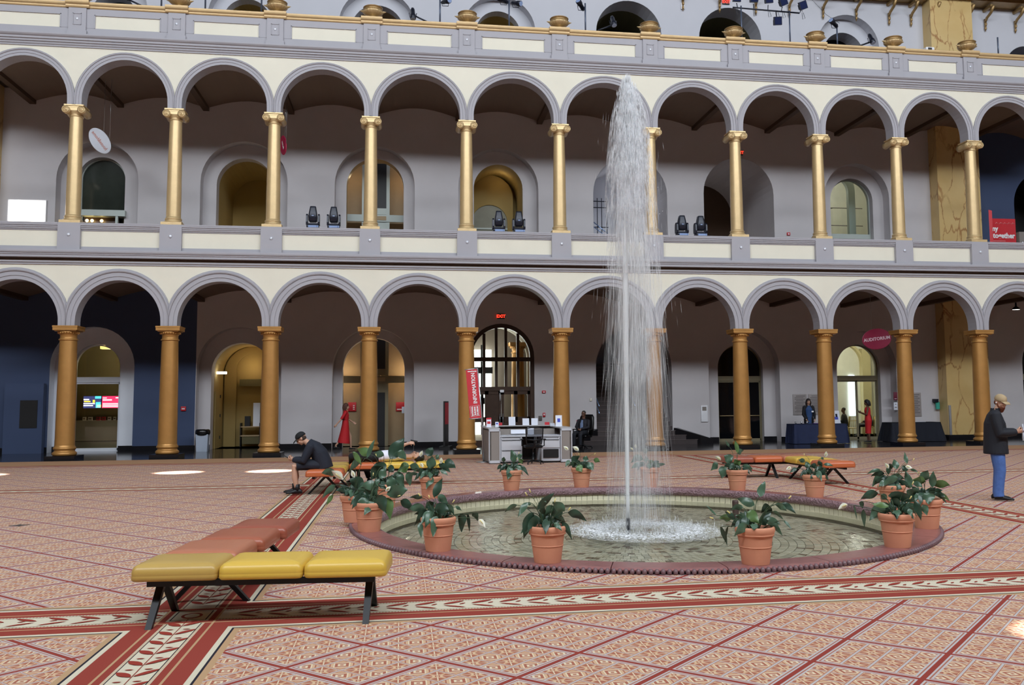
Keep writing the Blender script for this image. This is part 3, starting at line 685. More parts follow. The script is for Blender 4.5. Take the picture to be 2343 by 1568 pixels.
for j in range(Mr + 1):
    u = j / Mr; a = -pi/2 + pi*u
    rr = 3.715 - .055*cos(a); zz = -.008 + .068*sin(a)
    rings.append([((rr + .011*(sin(84*2*pi*i/N + 4*u) * cos(55*2*pi*i/N - 6*u)) * cos(a))*cos(2*pi*i/N), (rr + .011*(sin(84*2*pi*i/N + 4*u)*cos(55*2*pi*i/N - 6*u))*cos(a))*sin(2*pi*i/N), zz) for i in range(N)])
b.loft(rings, 0); b.build('carved_band', ROPE, FT)
b = MB(); b.lathe([(3.735, -.04), (3.735, -.2), (3.735, PB)], 120, smooth=False); b.build('basin_wall', GROUT, FT)
NT = 224; da = 2*pi/NT
b = MB(); ringsec(b, [(3.715, -.182), (3.715, -.068), (3.732, -.068), (3.732, -.182)], -da*.46, da*.46, 1); TM = b.mesh('tile', TILEC)
for k in range(NT): link('tile', TM, FT, rot=da*k)
b = MB(); ringsec(b, [(3.70, -.25), (3.70, -.176), (3.732, -.176), (3.732, -.25)], 0, 2*pi, 160); b.build('tile_ledge', TILEC, FT)
b = MB(); b.lathe([(.01, PB), (3.735, PB)], 96, smooth=False); b.build('basin_floor', GROUT, FT)
b = MB(); r = .12
while r < 3.68:
    n = max(6, int(2*pi*r/.085)); off = rnd.random(); q = .9
    for k in range(n):
        a0 = 2*pi*(k + off)/n; a1 = a0 + 2*pi/n*.9; r1 = min(r + .098, 3.70)
        mi = rnd.choices((0, 1, 2, 3), (.45, .3, .17, .08))[0]
        P = [(rr*cos(a), rr*sin(a)) for rr, a in ((r, a0), (r1, a0), (r1, a1), (r, a1))]; h = PB + .012 + .004*rnd.random()
        b.add([(x, y, PB) for x, y in P] + [(x, y, h) for x, y in P], [(4, 5, 6, 7), (0, 1, 5, 4), (1, 2, 6, 5), (2, 3, 7, 6), (3, 0, 4, 7)], mi)
    r += .108
b.build('floor_tiles', [PT1, PT2, PT3, PT4], FT, kind='stuff')
b = MB(); b.lathe([(3.71, WZ), (2.4, WZ), (1.0, WZ), (.01, WZ)], 96, smooth=False); b.build('water', WATER, FT)
NOZ = mat('dark_nozzle', (44, 44, 50), .4, .3)
JX = -.07
b = MB(); b.lathe([(.034, PB), (.034, -.02), (.03, -.005), (.022, -.005)], 14, (JX, 0, 0)); b.build('nozzle', NOZ, FT)
b = MB(); b.lathe([(.05, PB), (.05, -.02), (.045, .0), (.01, .0)], 12, (1.95, .9, .1)); b.build('nozzle', mat('brown_nozzle', (78, 60, 54), .5), FT)
b = MB(); b.tube([(JX + .004*z, 0, z) for z in [-.02 + .2*k for k in range(24)]], [.024 + .001*k if k < 18 else .042*(24 - k)/6.5 for k in range(24)], 14); b.build('jet', SPRAY, FT)
# falling water: slender drops drawn out by their fall
HWT = ((-.3, .48), (1, .47), (2.5, .44), (4, .40), (5, .355), (5.5, .325), (6.0, .26), (6.4, .16), (6.6, .07), (6.75, .02))
def hw(z):
    for (a, p), (c, q) in zip(HWT, HWT[1:]):
        if z <= c: return p + (q - p)*(z - a)/(c - a)
    return .02
b = MB()
def drop(x, y, z, L, r, lean=(0, 0)):
    n = 3; v = [(x, y, z + L*.5)]
    for k in range(n): v.append((x + r*cos(2*pi*k/n) + lean[0]*.6*L, y + r*sin(2*pi*k/n) + lean[1]*.6*L, z - L*.1))
    v.append((x + lean[0]*L, y + lean[1]*L, z - L*.5))
    b.add(v, [(0, 1 + k, 1 + (k + 1) % n) for k in range(n)] + [(4, 1 + (k + 1) % n, 1 + k) for k in range(n)])
def plume(N_, zlo, zhi, wk, rlo, rhi, Llo, Lhi, ex=1.0):
    for _ in range(N_):
        z = zlo + (zhi - zlo)*rnd.random()**ex; a = 2*pi*rnd.random(); w = hw(z)*wk; rr = w*sqrt(rnd.random())
        if rnd.random() < .5: rr *= .6
        x = .02 + rr*cos(a) + .11*(6.7 - z)/6.7; y = rr*sin(a)
        out = .10*rr/w
        drop(x, y, z, Llo + (Lhi - Llo)*rnd.random(), rlo + (rhi - rlo)*rnd.random(), (out*cos(a) + .02*rnd.uniform(-1, 1), out*sin(a)))
plume(4200, 5.0, 6.62, 1.0, .0018, .0048, .03, .16)
plume(2800, 5.2, 6.5, .62, .003, .007, .04, .20)
plume(2600, 3.6, 5.5, 1.0, .0010, .0030, .06, .30)
plume(2100, 2.0, 4.6, 1.0, .0006, .0016, .2, .7)
plume(2000, -.1, 3.4, 1.02, .0004, .0011, .3, .9)
plume(420, 2.8, 6.0, 1.75, .0006, .0016, .05, .30)
for _ in range(260):
    z = .2 + 6.1*rnd.random(); a = 2*pi*rnd.random(); w = hw(z)*1.15*sqrt(rnd.random()); b.ell((.10 + w*cos(a), w*sin(a), z), .002 + .003*rnd.random(), 5, 3)
b.build('falling_water', SPRAY, FT, kind='stuff')
b = MB()
for rr, n0 in ((.16, 14), (.30, 16), (.42, 18)):                        # mist carried down with the fall
    zs = [-.1, .6, 1.4, 2.4, 3.4, 4.4, 5.2, 5.8, 6.3]
    b.lathe([(max(.03, rr*hw(z)/hw(0)*1.1), z) for z in zs], n0*2, (.09, 0, 0))
b.build('mist', mk_veil('mist_veil', .20, 16.0, .35), FT, kind='stuff')
b = MB()
for k in (.45, .8, 1.05): b.lathe([(max(.02, k*hw(z)), z) for z in (4.5, 4.9, 5.3, 5.7, 6.0, 6.3, 6.5)], 28, (.04, 0, 0))
b.build('spray_head', mk_veil('spray_veil', .55, 26.0, 5.0), FT, kind='stuff')
b = MB()                                                                   # churned foam where it lands
for _ in range(2600):
    a = 2*pi*rnd.random(); r = abs(rnd.gauss(.66, .20)) if rnd.random() < .8 else 1.0*rnd.random()
    x, y = .16 + r*1.15*cos(a), r*sin(a); q = max(.15, 1 - abs(r - .65)/.6); s = (.004 + .011*rnd.random())*q
    b.ell((x, y, WZ + s*.3), (s*1.7, s*1.7, s*.8), 6, 4)
for _ in range(900):
    a = 2*pi*rnd.random(); r = abs(rnd.gauss(.62, .2)); h = abs(rnd.gauss(0, .05))
    drop(.16 + r*1.15*cos(a), r*sin(a), WZ + h, .03 + .06*rnd.random(), .002 + .003*rnd.random(), (.3*rnd.uniform(-1, 1), .3*rnd.uniform(-1, 1)))
b.build('foam', SPRAY, FT, kind='stuff')
b = MB(); b.lathe([(.12, WZ + .004), (.5, WZ + .012), (.8, WZ + .012), (1.15, WZ + .004)], 64, (.16, 0, 0)); b.build('foam_sheet', mk_veil('foam_veil', 1.0, 22, 22), FT, kind='stuff')
# ------------------------------------------------------------------ potted peace lilies round the rim
TERRA = mat('terracotta', (222, 156, 122), .75, var=.07, vs=5, bump=.05, c2=(206, 138, 108))
SOIL = mat('potting_soil', (34, 28, 24), .95)
LEAFA = mat('leaf_green', (74, 102, 80), .32, var=.22, vs=9, spec=.6); LEAFB = mat('leaf_dark', (50, 74, 58), .34, var=.2, vs=9); LEAFC = mat('leaf_fresh', (92, 122, 72), .36, var=.2, vs=9)
STEMM = mat('petiole_green', (62, 84, 56), .5); SPATHE = mat('white_spathe', (240, 240, 222), .5); SPADIX = mat('cream_spadix', (236, 220, 140), .6)
b = MB(); [b.lathe(q, 32) for q in ([(.005, 0), (.138, 0)], [(.138, 0), (.160, .165)], [(.160, .165), (.1655, .168), (.166, .174), (.1615, .178)], [(.1615, .178), (.176, .285)])]; POTM = b.mesh('pot', TERRA)
b = MB(); [b.lathe(q, 32) for q in ([(.175, .280), (.189, .283), (.193, .291), (.189, .299)], [(.189, .299), (.196, .314), (.201, .335), (.200, .352), (.194, .366), (.182, .370), (.172, .362), (.168, .33), (.165, .30)])]; RIMM = b.mesh('rim', TERRA)
b = MB(); b.lathe([(.168, .325), (.10, .335), (.005, .338)], 20); SOILM = b.mesh('soil', SOIL)
def bez(p0, p1, p2, n): return [(p0*(1-u)**2 + p1*2*u*(1-u) + p2*u*u) for u in [k/n for k in range(n + 1)]]
def blade(b, p0, p1, w, bow, m=0, cup=.18, wav=.10, seed=0):
    r = random.Random(seed); L = (p1 - p0).length; n = 9
    mid = (p0 + p1)*.5 + Vector((0, 0, bow*L)); sp = bez(p0, mid, p1, n); ph = r.random()*6
    yaw = r.uniform(-.5, .5); rows = []
    for k, p in enumerate(sp):
        u = k/n; d = (sp[min(k+1, n)] - sp[max(k-1, 0)]).normalized()
        pw = Vector((-d.z, 0, d.x)); pw = pw.normalized() if pw.length > .1 else Vector((1, 0, 0))
        pw = (pw*cos(yaw) + Vector((0, 1, 0))*sin(yaw)); pw = (pw - d*pw.dot(d)).normalized(); nn = d.cross(pw)
        if nn.y > 0: nn = -nn
        h = w*.5*(sin(pi*min(1, u**.74)) ** 1.08) + .0006
        rows.append([p + pw*h*t + nn*(-cup*h*abs(t) + wav*w*sin(ph + 9*u + (2 if t > 0 else 0))*abs(t)) for t in (-1, -.5, 0, .5, 1)])
    b.loft(rows, m, False, False, True)
def plant(no, px, label, c, hwp, leaves, fl=(), sd=(), loc=None):
    """leaves: base x, base y, tip x, tip y, width on a front elevation of the plant (c = middle of the pot mouth, hwp = half its width)"""
    x, y = loc; t = thing('potted_plant', label, 'plant', (x, y, .061), -atan2(x - 10.54, y + 31.26), 'potted peace lilies round the fountain')
    link('pot', POTM, t); link('rim', RIMM, t); link('soil', SOILM, t)
    k = .197/hwp; r = random.Random(no*31)
    V = lambda a, b_, yy: Vector(((a - c[0])*k, yy, .358 - (b_ - c[1])*k))
    def stalk(bb, base, m, rr=.004):
        p0 = Vector((base.x*.15 + r.uniform(-.03, .03), r.uniform(-.05, .05), .33)); mid = Vector((p0.x*.4 + base.x*.6 if base.z < .45 else p0.x*.7 + base.x*.3, (p0.y + base.y)/2, max(base.z, .40)*.55 + .45*max(base.z, .36)))
        bb.tube(bez(p0, mid, base, 6), [rr*1.3, rr*1.2, rr*1.1, rr, rr, rr*.9, rr*.8], 5, m)
    for i, (bx, by, tx, ty, w) in enumerate(leaves):
        front = ty > c[1] - .05*hwp and abs(tx - c[0]) < 1.15*hwp
        yt = -.225 if front else r.uniform(-.16, .16)
        yb = (-.17 if front else yt*.5)
        p0, p1 = V(bx, by, yb), V(tx, ty, yt); L = (p1 - p0).length
        b = MB(); blade(b, p0, p1, max(w*k*1.05, .02), .16 if p1.z < p0.z + .02 else .05, 0, seed=no*100 + i); stalk(b, p0 + (p1 - p0)*.02, 1)
        b.build('leaf', [LEAFC if r.random() < .12 else (LEAFB if r.random() < .35 else LEAFA), STEMM], t)
    for i in range(6):          # outer leaves arching over the mouth
        a = r.uniform(-pi, 0) if i < 4 else r.uniform(0, pi); R = r.uniform(.22, .29); p0 = Vector((.10*cos(a), .10*sin(a), r.uniform(.40, .46))); p1 = Vector((R*cos(a), R*sin(a), r.uniform(.27, .40)))
        b = MB(); blade(b, p0, p1, r.uniform(.075, .10), .25, 0, seed=no*100 + 70 + i); stalk(b, p0, 1); b.build('leaf', [LEAFA if i % 2 else LEAFB, STEMM], t)
    if no != 0:
        for i in range(9):      # young leaves low in the crown and at the back
            a = r.uniform(.1, pi - .1); R = r.uniform(.09, .20); p0 = Vector((.07*cos(a), .05*sin(a), .38)); p1 = Vector((R*cos(a)*1.2, R*sin(a), r.uniform(.40, .52)))
            b = MB(); blade(b, p0, p1, r.uniform(.07, .11), .2, 0, seed=no*100 + 50 + i); stalk(b, p0, 1); b.build('leaf', [LEAFB, STEMM], t)
    for bx, by, tx, ty in fl:
        yy = r.uniform(-.16, -.05); p0, p1 = V(bx, by, yy), V(tx, ty, yy - .02)
        b = MB(); stalk(b, p0, 0, .003); f = b.build('flower', STEMM, t)
        b = MB(); blade(b, p0, p1, (p1 - p0).length*.55, .12, 0, .35, .02, seed=no + int(bx)); b.build('spathe', SPATHE, f)
        b = MB(); q = p0 + (p1 - p0)*.15 + Vector((0, -.012, .01)); b.tube([q, q + (p1 - p0)*.45], [.006, .005], 6); b.build('spadix', SPADIX, f)
    for sx, sy in sd:
        p0 = V(sx, sy, r.uniform(-.14, .02)); d = Vector((p0.x, 0, max(p0.z - .3, .05))).normalized()
        b = MB(); stalk(b, p0 - d*.012, 0, .0025); f = b.build('flower', STEMM, t)
        b = MB(); b.tube([p0 - d*.018, p0 + d*.022], [.0065, .006], 6); b.build('spadix', SPADIX, f)
    return t
def rim(deg, r=3.86): return (FX + r*cos(rad(deg)), FY + r*sin(rad(deg)))
PL = [
 (1, 'potted peace lily on the near rim, in front of the white splash', (945, 860), 355, [(760,530,1080,220,130),(590,400,400,670,110),(640,470,560,440,60),(380,480,140,630,80),(680,590,500,1080,200),(780,700,520,990,150),(880,640,830,440,110),(1070,490,880,720,130),(1080,520,1200,780,230),(1270,580,1040,400,170),(1330,620,1690,805,150),(1210,760,1400,1090,110),(1060,760,1210,890,90),(840,330,930,400,70)], (), ((1090,375),(630,190),(560,255),(1350,515))),
 (2, 'potted peace lily with one leaf standing high over the near rim', (935, 880), 340, [(1030,370,1130,100,140),(945,510,635,410,150),(740,560,525,610,110),(1240,560,1050,650,200),(1290,470,1480,570,110),(1400,450,1630,620,100),(600,740,430,600,90),(530,760,320,750,130),(820,800,590,990,150),(340,900,450,1280,90),(790,720,610,680,130),(800,620,1010,810,200),(1050,810,1160,720,110),(1250,600,1420,740,60),(280,700,95,520,30),(470,890,410,1180,40),(1420,740,1550,880,45)], (), ((1535,340),(200,720),(500,610),(700,770))),
 (3, 'potted peace lily on the rim with white bloom drooping over the water', (740, 810), 375, [(645,395,830,0,170),(410,390,140,370,100),(450,600,95,640,170),(640,490,460,650,150),(560,610,660,500,110),(720,370,950,550,160),(660,600,980,660,230),(930,540,1080,780,120),(1100,610,1250,710,70),(1240,730,1230,1130,200),(1370,760,1410,1180,70),(1490,740,1590,930,130),(360,860,390,1170,110),(720,740,630,1150,220),(560,720,700,740,80)], ((1590,840,1730,1010),), ((550,355),(1060,465),(345,300))),
 (4, 'dense potted peace lily with overlapping broad leaves beside the yellow bench', (555, 900), 220, [(640,650,330,800,120),(650,690,490,860,200),(640,790,790,1030,190),(800,775,1100,715,200),(800,830,850,1150,150),(740,390,570,610,190),(860,710,870,520,140),(560,880,330,860,80),(620,870,480,1050,120),(1000,880,1190,1050,120),(700,560,780,400,120),(660,660,420,690,140),(720,700,760,640,120)], ((780,735,855,665),), ((605,495),(970,800))),
 (5, 'potted peace lily half hidden behind the dense one at the rim', (320, 700), 130, [(150,500,20,490,80),(400,610,270,550,110),(300,300,380,430,50),(430,360,500,190,40),(150,600,30,720,50),(130,690,70,780,40),(240,650,150,650,40),(540,620,480,650,60),(430,600,350,660,80)], ((210,550,110,465),(320,530,290,460)), ()),
 (6, 'potted peace lily with its pot hidden before the lying person', (880, 610), 130, [(780,380,850,560,150),(920,350,1070,130,140),(1000,270,1090,360,80),(720,300,580,240,90),(640,330,490,500,70),(860,310,750,280,70),(1120,430,1000,490,110),(1120,490,1130,640,90),(950,520,1080,650,150),(1130,420,1240,480,70),(900,430,960,480,80)], (), ((780,300),)),
 (7, 'potted peace lily with three white blooms before the lying person', (1440, 450), 145, [(1400,190,1470,80,110),(1440,350,1460,180,120),(1620,260,1760,350,120),(1540,290,1690,390,80),(1500,190,1550,220,60),(1450,420,1390,590,110),(1350,370,1220,380,60),(1300,420,1130,430,40),(1560,360,1660,430,50),(1480,330,1380,370,70)], ((1310,190,1340,110),(1310,270,1350,330),(1570,280,1575,200)), ((1260,345),)),
 (8, 'potted peace lily on the far rim before the desk chair', (250, 360), 135, [(290,260,250,100,100),(330,210,390,150,60),(150,250,150,180,50),(130,290,65,350,50),(260,320,200,465,100),(370,300,470,430,50),(350,260,400,220,80),(180,270,120,340,30)], (), ((345,135),(320,205))),
 (9, 'potted peace lily with two tall blooms before the seated guard', (1160, 330), 125, [(1040,250,1140,180,80),(1020,230,965,310,50),(1110,290,1165,370,90),(1200,250,1230,180,70),(1250,260,1300,350,90),(1310,230,1390,260,60),(1090,240,1050,300,60)], ((1005,105,945,60),(1130,115,1055,65)), ((1325,155),(1130,160))),
 (10, 'potted peace lily dimmed behind the falling spray', (2075, 325), 125, [(1990,230,1880,180,80),(1940,190,1850,270,70),(2000,130,2070,110,60),(1980,270,1850,330,60),(2030,260,2030,190,50),(2110,270,2060,230,60),(2150,290,2270,275,40)], ((1910,85,1905,30),(1880,110,1840,75)), ()),
 (11, 'potted peace lily with a white bloom before the orange bench seats', (475, 385), 130, [(490,180,460,20,50),(390,110,340,30,30),(480,180,560,150,70),(420,280,320,210,110),(500,330,450,250,90),(250,310,160,400,80),(330,340,290,490,120),(600,320,650,420,40),(570,360,600,310,50)], ((285,265,215,215),), ()),
 (12, 'potted peace lily with tall white bloom before the end orange seat', (1555, 440), 180, [(1420,230,1330,195,70),(1480,330,1430,230,80),(1600,300,1490,330,80),(1650,380,1760,390,100),(1620,280,1680,240,90),(1700,270,1840,290,50),(1560,430,1490,480,60),(1300,330,1190,400,60),(1660,180,1710,200,40)], ((1730,150,1745,60),(1215,310,1135,345)), ((1418,120),)),
 (13, 'potted peace lily behind the two others at the side of the rim', (920, 560), 205, [(880,390,900,220,70),(1010,310,970,160,100),(1160,230,1130,50,60),(830,380,625,430,90),(820,410,640,590,140),(770,320,570,390,50),(940,300,900,210,60),(1020,420,780,560,110),(900,480,1120,470,150),(960,560,1070,590,90),(1090,330,1180,250,90),(1200,310,1310,340,40),(1200,600,1130,330,110)], ((890,290,838,205),(1130,260,1232,282)), ((1250,150),)),
 (14, 'potted peace lily with white bloom pointing over the water, near side of rim', (980, 1010), 280, [(720,690,450,790,130),(820,880,570,1130,180),(880,880,620,850,90),(870,730,1300,830,160),(900,780,1060,930,130),(1260,790,1340,1100,110),(1380,850,1430,1020,110),(1160,900,1200,1010,80),(760,720,850,800,110),(480,960,490,1270,70),(450,830,470,960,70),(340,900,380,1130,20)], ((250,880,105,955),), ((1200,745),(1240,520))),
 (15, 'potted peace lily with upright leaves at the outer end of the rim', (1490, 770), 270, [(1500,460,1280,430,150),(1450,450,1540,250,150),(1600,560,1630,270,120),(1610,520,1900,520,150),(1540,620,1530,830,190),(1200,730,1390,560,180),(1700,680,1880,810,80),(1640,620,1760,600,80),(1290,480,1440,540,100)], ((1370,320,1412,278),), ()),
]
ANG = (241.3, 272.7, 220.6, 194.2, 180.6, 157.9, 137.3, 109.6, 88.7, 69.3, 44.7, 21.9, 354.2, 303.3, 327.6)
for (no, lab, c, hwp, lv, fl, sd), a in zip(PL, ANG):
    r = 3.99 if no == 5 else 3.87
    plant(no, 0, lab, c, hwp, lv, fl, sd, (FX + r*cos(rad(a)), FY + FK*r*sin(rad(a))))
# ------------------------------------------------------------------ benches of joined leather seats
MUSTL, YEL, ORL, ORM, ORD, ORB = (mat('leather_' + n, c, .34, var=.03, vs=2, spec=.5) for n, c in (('mustard', (194, 160, 84)), ('yellow', (222, 184, 76)), ('apricot', (188, 118, 88)), ('orange', (170, 96, 70)), ('rust', (158, 84, 64)), ('bright_orange', (196, 104, 62))))
FRAME = mat('black_frame', (24, 25, 28), .38, .3)
def cushion(w, d, r=.055):
    b = MB(); rings = []
    for ins, z in ((.012, .0), (.0, .012), (.0, .040), (.0012, .043), (.0, .046), (.002, .074), (.012, .100), (.034, .120), (.08, .131), (.16, .135)):
        ring = []
        for cx, cy, a0 in ((w - r, d - r, 0), (r, d - r, 90), (r, r, 180), (w - r, r, 270)):
            for k in range(5):
                a = rad(a0 + 22.5*k); q = max(r - ins, .004); e = max(0, ins - r + .004)
                ring.append((cx + q*cos(a) + (-e if cx > w/2 else e), cy + q*sin(a) + (-e if cy > d/2 else e), z))
        rings.append(ring)
    b.loft(rings, 0, True, True); return b
def bench(label, loc, rz, seats, legs, rails, group='low benches of joined leather seats around the fountain'):
    """seats: x, y, width, depth, material, colour label; legs: x, y, axis of the spread; rails: x0, x1, y0, y1"""
    t = thing('bench', label, 'bench', loc, rz, group)
    for x, y, w, d, m, l in seats:
        cushion(w - .006, d - .006).build('seat', m, t, (x, y, .345), label=l)
    for x0, x1, y0, y1 in rails:
        b = MB(); b.box(x0, x1, y0, y1, .300, .346); b.build('rail', FRAME, t)
    for x, y, ax in legs:
        b = MB(); s = .315
        for sg in (-1, 1):
            e = (x + (sg*s if ax == 'x' else 0), y + (sg*s if ax == 'y' else 0), 0); a = (x + (sg*.02 if ax == 'x' else 0), y + (sg*.02 if ax == 'y' else 0), .315)
            d = (.016, .030) if ax == 'x' else (.030, .016)
            ex, ey = (d[0], .022) if ax == 'x' else (.022, d[1])
            h = [(-1, -1), (1, -1), (1, 1), (-1, 1)]
            b.loft([[(e[0] + p*.024, e[1] + q*.024, 0) for p, q in h], [(a[0] + p*.03, a[1] + q*.03, .315) for p, q in h]], 0, True, True, False)
        b.build('leg', FRAME, t)
    return t
bench('corner bench with three yellow seats across and three orange seats behind, by the carpet crossing', (8.49, -23.66, 0), rad(-4.5),
      [(0, 0, .66, .60, MUSTL, 'mustard yellow seat'), (.66, 0, .65, .60, YEL, 'bright yellow seat'), (1.31, 0, .65, .60, YEL, 'bright yellow seat'), (.04, .60, .63, .76, ORL, 'pale apricot seat'), (.10, 1.36, .62, .76, ORM, 'orange seat'), (.16, 2.12, .61, .76, ORD, 'rust orange seat')],
      [(.17, .28, 'y'), (1.80, .28, 'y'), (.36, .92, 'x'), (.42, 2.55, 'x')], [(.12, 1.86, .04, .09), (.12, 1.86, .50, .55), (.18, .23, .5, 2.75), (.58, .63, .5, 2.75)])
bench('corner bench with orange end seat, carrying the seated man and the lying person', (8.80, -13.62, 0), 0,
      [(0, 0, .70, .62, ORB, 'bright orange seat'), (0, .62, .70, .60, YEL, 'yellow seat'), (0, 1.22, .70, .60, MUSTL, 'mustard seat'), (0, 1.82, .70, .62, MUSTL, 'mustard seat'), (.70, 1.78, .68, .64, ORB, 'bright orange seat'), (1.38, 1.78, .67, .64, YEL, 'yellow seat'), (2.05, 1.78, .67, .64, YEL, 'yellow seat')],
      [(.35, .35, 'x'), (.35, 1.85, 'x'), (.88, 2.1, 'y'), (2.45, 2.1, 'y')], [(.12, .17, .1, 2.3), (.5, .55, .1, 2.3), (.2, 2.6, 1.86, 1.91), (.2, 2.6, 2.28, 2.33)])
bench('empty corner bench with red orange end seats and yellow middle behind the far pots', (17.50, -12.05, 0), 0,
      [(0, 0, .66, .62, ORD, 'rust orange seat'), (.66, 0, .66, .62, ORB, 'red orange seat'), (1.32, 0, .70, .66, ORL, 'pale orange corner seat'), (1.32, -.64, .70, .64, YEL, 'yellow seat'), (1.32, -1.28, .70, .64, YEL, 'yellow seat'), (1.32, -1.92, .70, .64, ORB, 'red orange seat')],
      [(.22, .3, 'y'), (1.15, .3, 'y'), (1.67, -.2, 'x'), (1.67, -1.6, 'x')], [(.1, 1.9, .06, .11), (.1, 1.9, .5, .55), (1.44, 1.49, -1.8, .4), (1.82, 1.87, -1.8, .4)])
# ------------------------------------------------------------------ information desk with its chair, papers and banner
LAM = mat('grey_laminate', (196, 198, 204), .45, var=.02); FAB = mat('desk_fabric', (142, 134, 128), .9, var=.12, vs=80); LAMT = mat('desk_top', (178, 176, 176), .4)
D = thing('information_desk', 'grey information desk with drawers and kneehole beside the red INFORMATION banner', 'desk', (12.97, -5.72, 0), rad(2.0))
def part(name, m, *boxes, parent=D, label=None):
    b = MB()
    for q in boxes: b.box(*q)
    return b.build(name, m, parent, label=label)
part('side_panel', FAB, (.0, .29, 0, .05, .08, .90), (0, .05, 0, 1.7, .04, .92)); part('side_panel', FAB, (2.02, 2.32, 0, .05, .08, .90), (2.27, 2.32, 0, 1.7, .04, .92))
for x0, x1 in ((-.02, .30), (2.01, 2.34)):
    part('panel_frame', LAM, (x0, x1, -.02, .06, .02, .09), (x0, x1, -.02, .08, .89, .95), (x0, x0 + .025, -.02, .06, .02, .95), (x1 - .025, x1, -.02, .06, .02, .95))
part('worktop', LAM, (.30, 2.01, .0, .85, .735, .765)); part('counter', LAMT, (-.03, 2.36, 1.42, 1.78, .985, 1.015), (-.03, .30, .02, 1.5, .95, .985), (2.01, 2.36, .02, 1.5, .95, .985))
part('back_panel', FAB, (0, 2.32, 1.55, 1.62, .04, .985), (.30, 2.01, .84, .87, .765, .93)); part('kneehole_panel', DARK, (.94, 1.45, .84, .87, .05, .735))
part('pedestal', LAM, (.31, .92, .03, .80, .05, .735)); part('pedestal', LAM, (1.47, 2.0, .03, .80, .05, .735))
for x0, x1, z0, z1 in ((.33, .90, .655, .725), (.33, .90, .37, .645), (.33, .90, .08, .36), (1.49, 1.98, .655, .725), (1.49, 1.98, .42, .645)):
    d = part('drawer', LAM, (x0, x1, .005, .03, z0, z1)); part('pull', DARK, (x0 + .02, x1 - .02, .0, .006, z1 - .022, z1 - .006), parent=d); part('lock', STEEL, (x1 - .06, x1 - .045, .0, .005, z1 - .05, z1 - .035), parent=d)
part('grille', DARK, (1.52, 1.95, .0, .03, .14, .38), label='black grille opening'); part('foot', DARK, (.0, .30, .0, .06, 0, .022), (2.02, 2.32, .0, .06, 0, .022), (.33, .9, .06, .6, 0, .05), (1.5, 1.98, .06, .6, 0, .05))
def at_desk(x, y, z):
    v = D.matrix_basis @ Vector((x, y, z)) if False else Matrix.Translation((12.97, -5.72, 0)) @ Matrix.Rotation(rad(2), 4, 'Z') @ Vector((x, y, z)); return tuple(v)
PAPER = mat('paper_white', (232, 236, 248), .6, var=.01); PBLUE = mat('print_blue', (70, 84, 190), .6); PRED = mat('print_red', (196, 46, 58), .6)
def card(name, label, cat, p, w, h, rz=0, lean=.12, prints=(), group=None, m=None, thick=.012):
    t = thing(name, label, cat, p, rz, group); b = MB()
    M_ = Matrix.Rotation(-lean, 3, 'X')
    b.cb((0, lean*h*.5, h/2), (w, thick, h), 0, M_); b.box(-w*.45, w*.45, 0, .06, 0, .012); b.build('card', m or PAPER, t)
    for x0, x1, z0, z1, pm in prints:
        q = MB(); q.cb((((x0 + x1)/2)*w, lean*h*(z0 + z1)/2 - thick*.5 - .0015, (z0 + z1)/2*h), ((x1 - x0)*w, .002, (z1 - z0)*h), 0, M_); q.build('print', pm, t)
    return t
card('sign_card', 'white card with red border print standing at the banner end of the desk', 'sign', at_desk(.10, .9, .985), .15, .27, 0, .1, ((-.5, .5, .82, 1.0, PRED), (-.32, .32, .35, .62, PRED), (-.5, -.44, .1, .8, PRED), (.44, .5, .1, .8, PRED)))
card('sign_card', 'small white card with blue print beside the red bordered card', 'sign', at_desk(.33, .86, .985), .10, .15, 0, .1, ((-.3, .3, .55, .8, PBLUE),))
card('leaflet_holder', 'tall white leaflet stack standing on the desk counter', 'leaflets', at_desk(.86, 1.46, 1.015), .20, .25, .05, .1)
card('leaflet_holder', 'white leaflet stack behind the mesh chair, first of two', 'leaflets', at_desk(1.28, 1.5, 1.015), .20, .20, .1, .1)
card('leaflet_holder', 'white leaflet stack behind the mesh chair, beside the taller one', 'leaflets', at_desk(1.54, 1.5, 1.015), .19, .20, -.1, .1)
card('sign_card', 'long white sheet leaning low on the desk back', 'sign', at_desk(.93, .78, .79), .42, .12, 0, .15)
card('sign_card', 'upright white sheet beside the chair back on the desk', 'sign', at_desk(1.30, .78, .766), .18, .20, 0, .15)
card('sign_card', 'tall white poster card with blue square print at the guard end of the desk', 'sign', at_desk(2.15, .9, .985), .19, .32, 0, .08, ((-.22, .22, .38, .72, PBLUE),))
card('leaflet_holder', 'red leaflet box on the counter before the wooden door', 'leaflets', at_desk(.52, 1.62, 1.015), .14, .08, 0, 0, m=PRED)
card('leaflet_holder', 'red leaflet box on the counter before the guard', 'leaflets', at_desk(1.94, 1.62, 1.015), .14, .08, 0, 0, m=PRED)
card('leaflet_holder', 'small clear white leaflet box near the tall poster card', 'leaflets', at_desk(2.02, 1.2, .985), .13, .09, 0, 0)
for k, (x, w, l) in enumerate(((.40, .5, 'spread papers lying at the banner end of the desk top'), (1.62, .45, 'spread papers lying at the guard end of the desk top'))):
    t = thing('papers', l, 'papers', at_desk(x, .15, .766), 0)
    for j in range(4):
        b = MB(); b.cb((j*.11, .08 + .05*(j % 2), .003 + .002*j), (.17, .22, .002), 0, Matrix.Rotation(.3*(j - 1.5), 3, 'Z')); b.build('sheet', PAPER, t)
MESHB = clear('black_mesh', (.35, .36, .38, 1), .5, 1.2, refl=.3)
ch = thing('office_chair', 'black office chair with see-through mesh back at the information desk', 'chair', (14.14, -6.05, 0), 0)
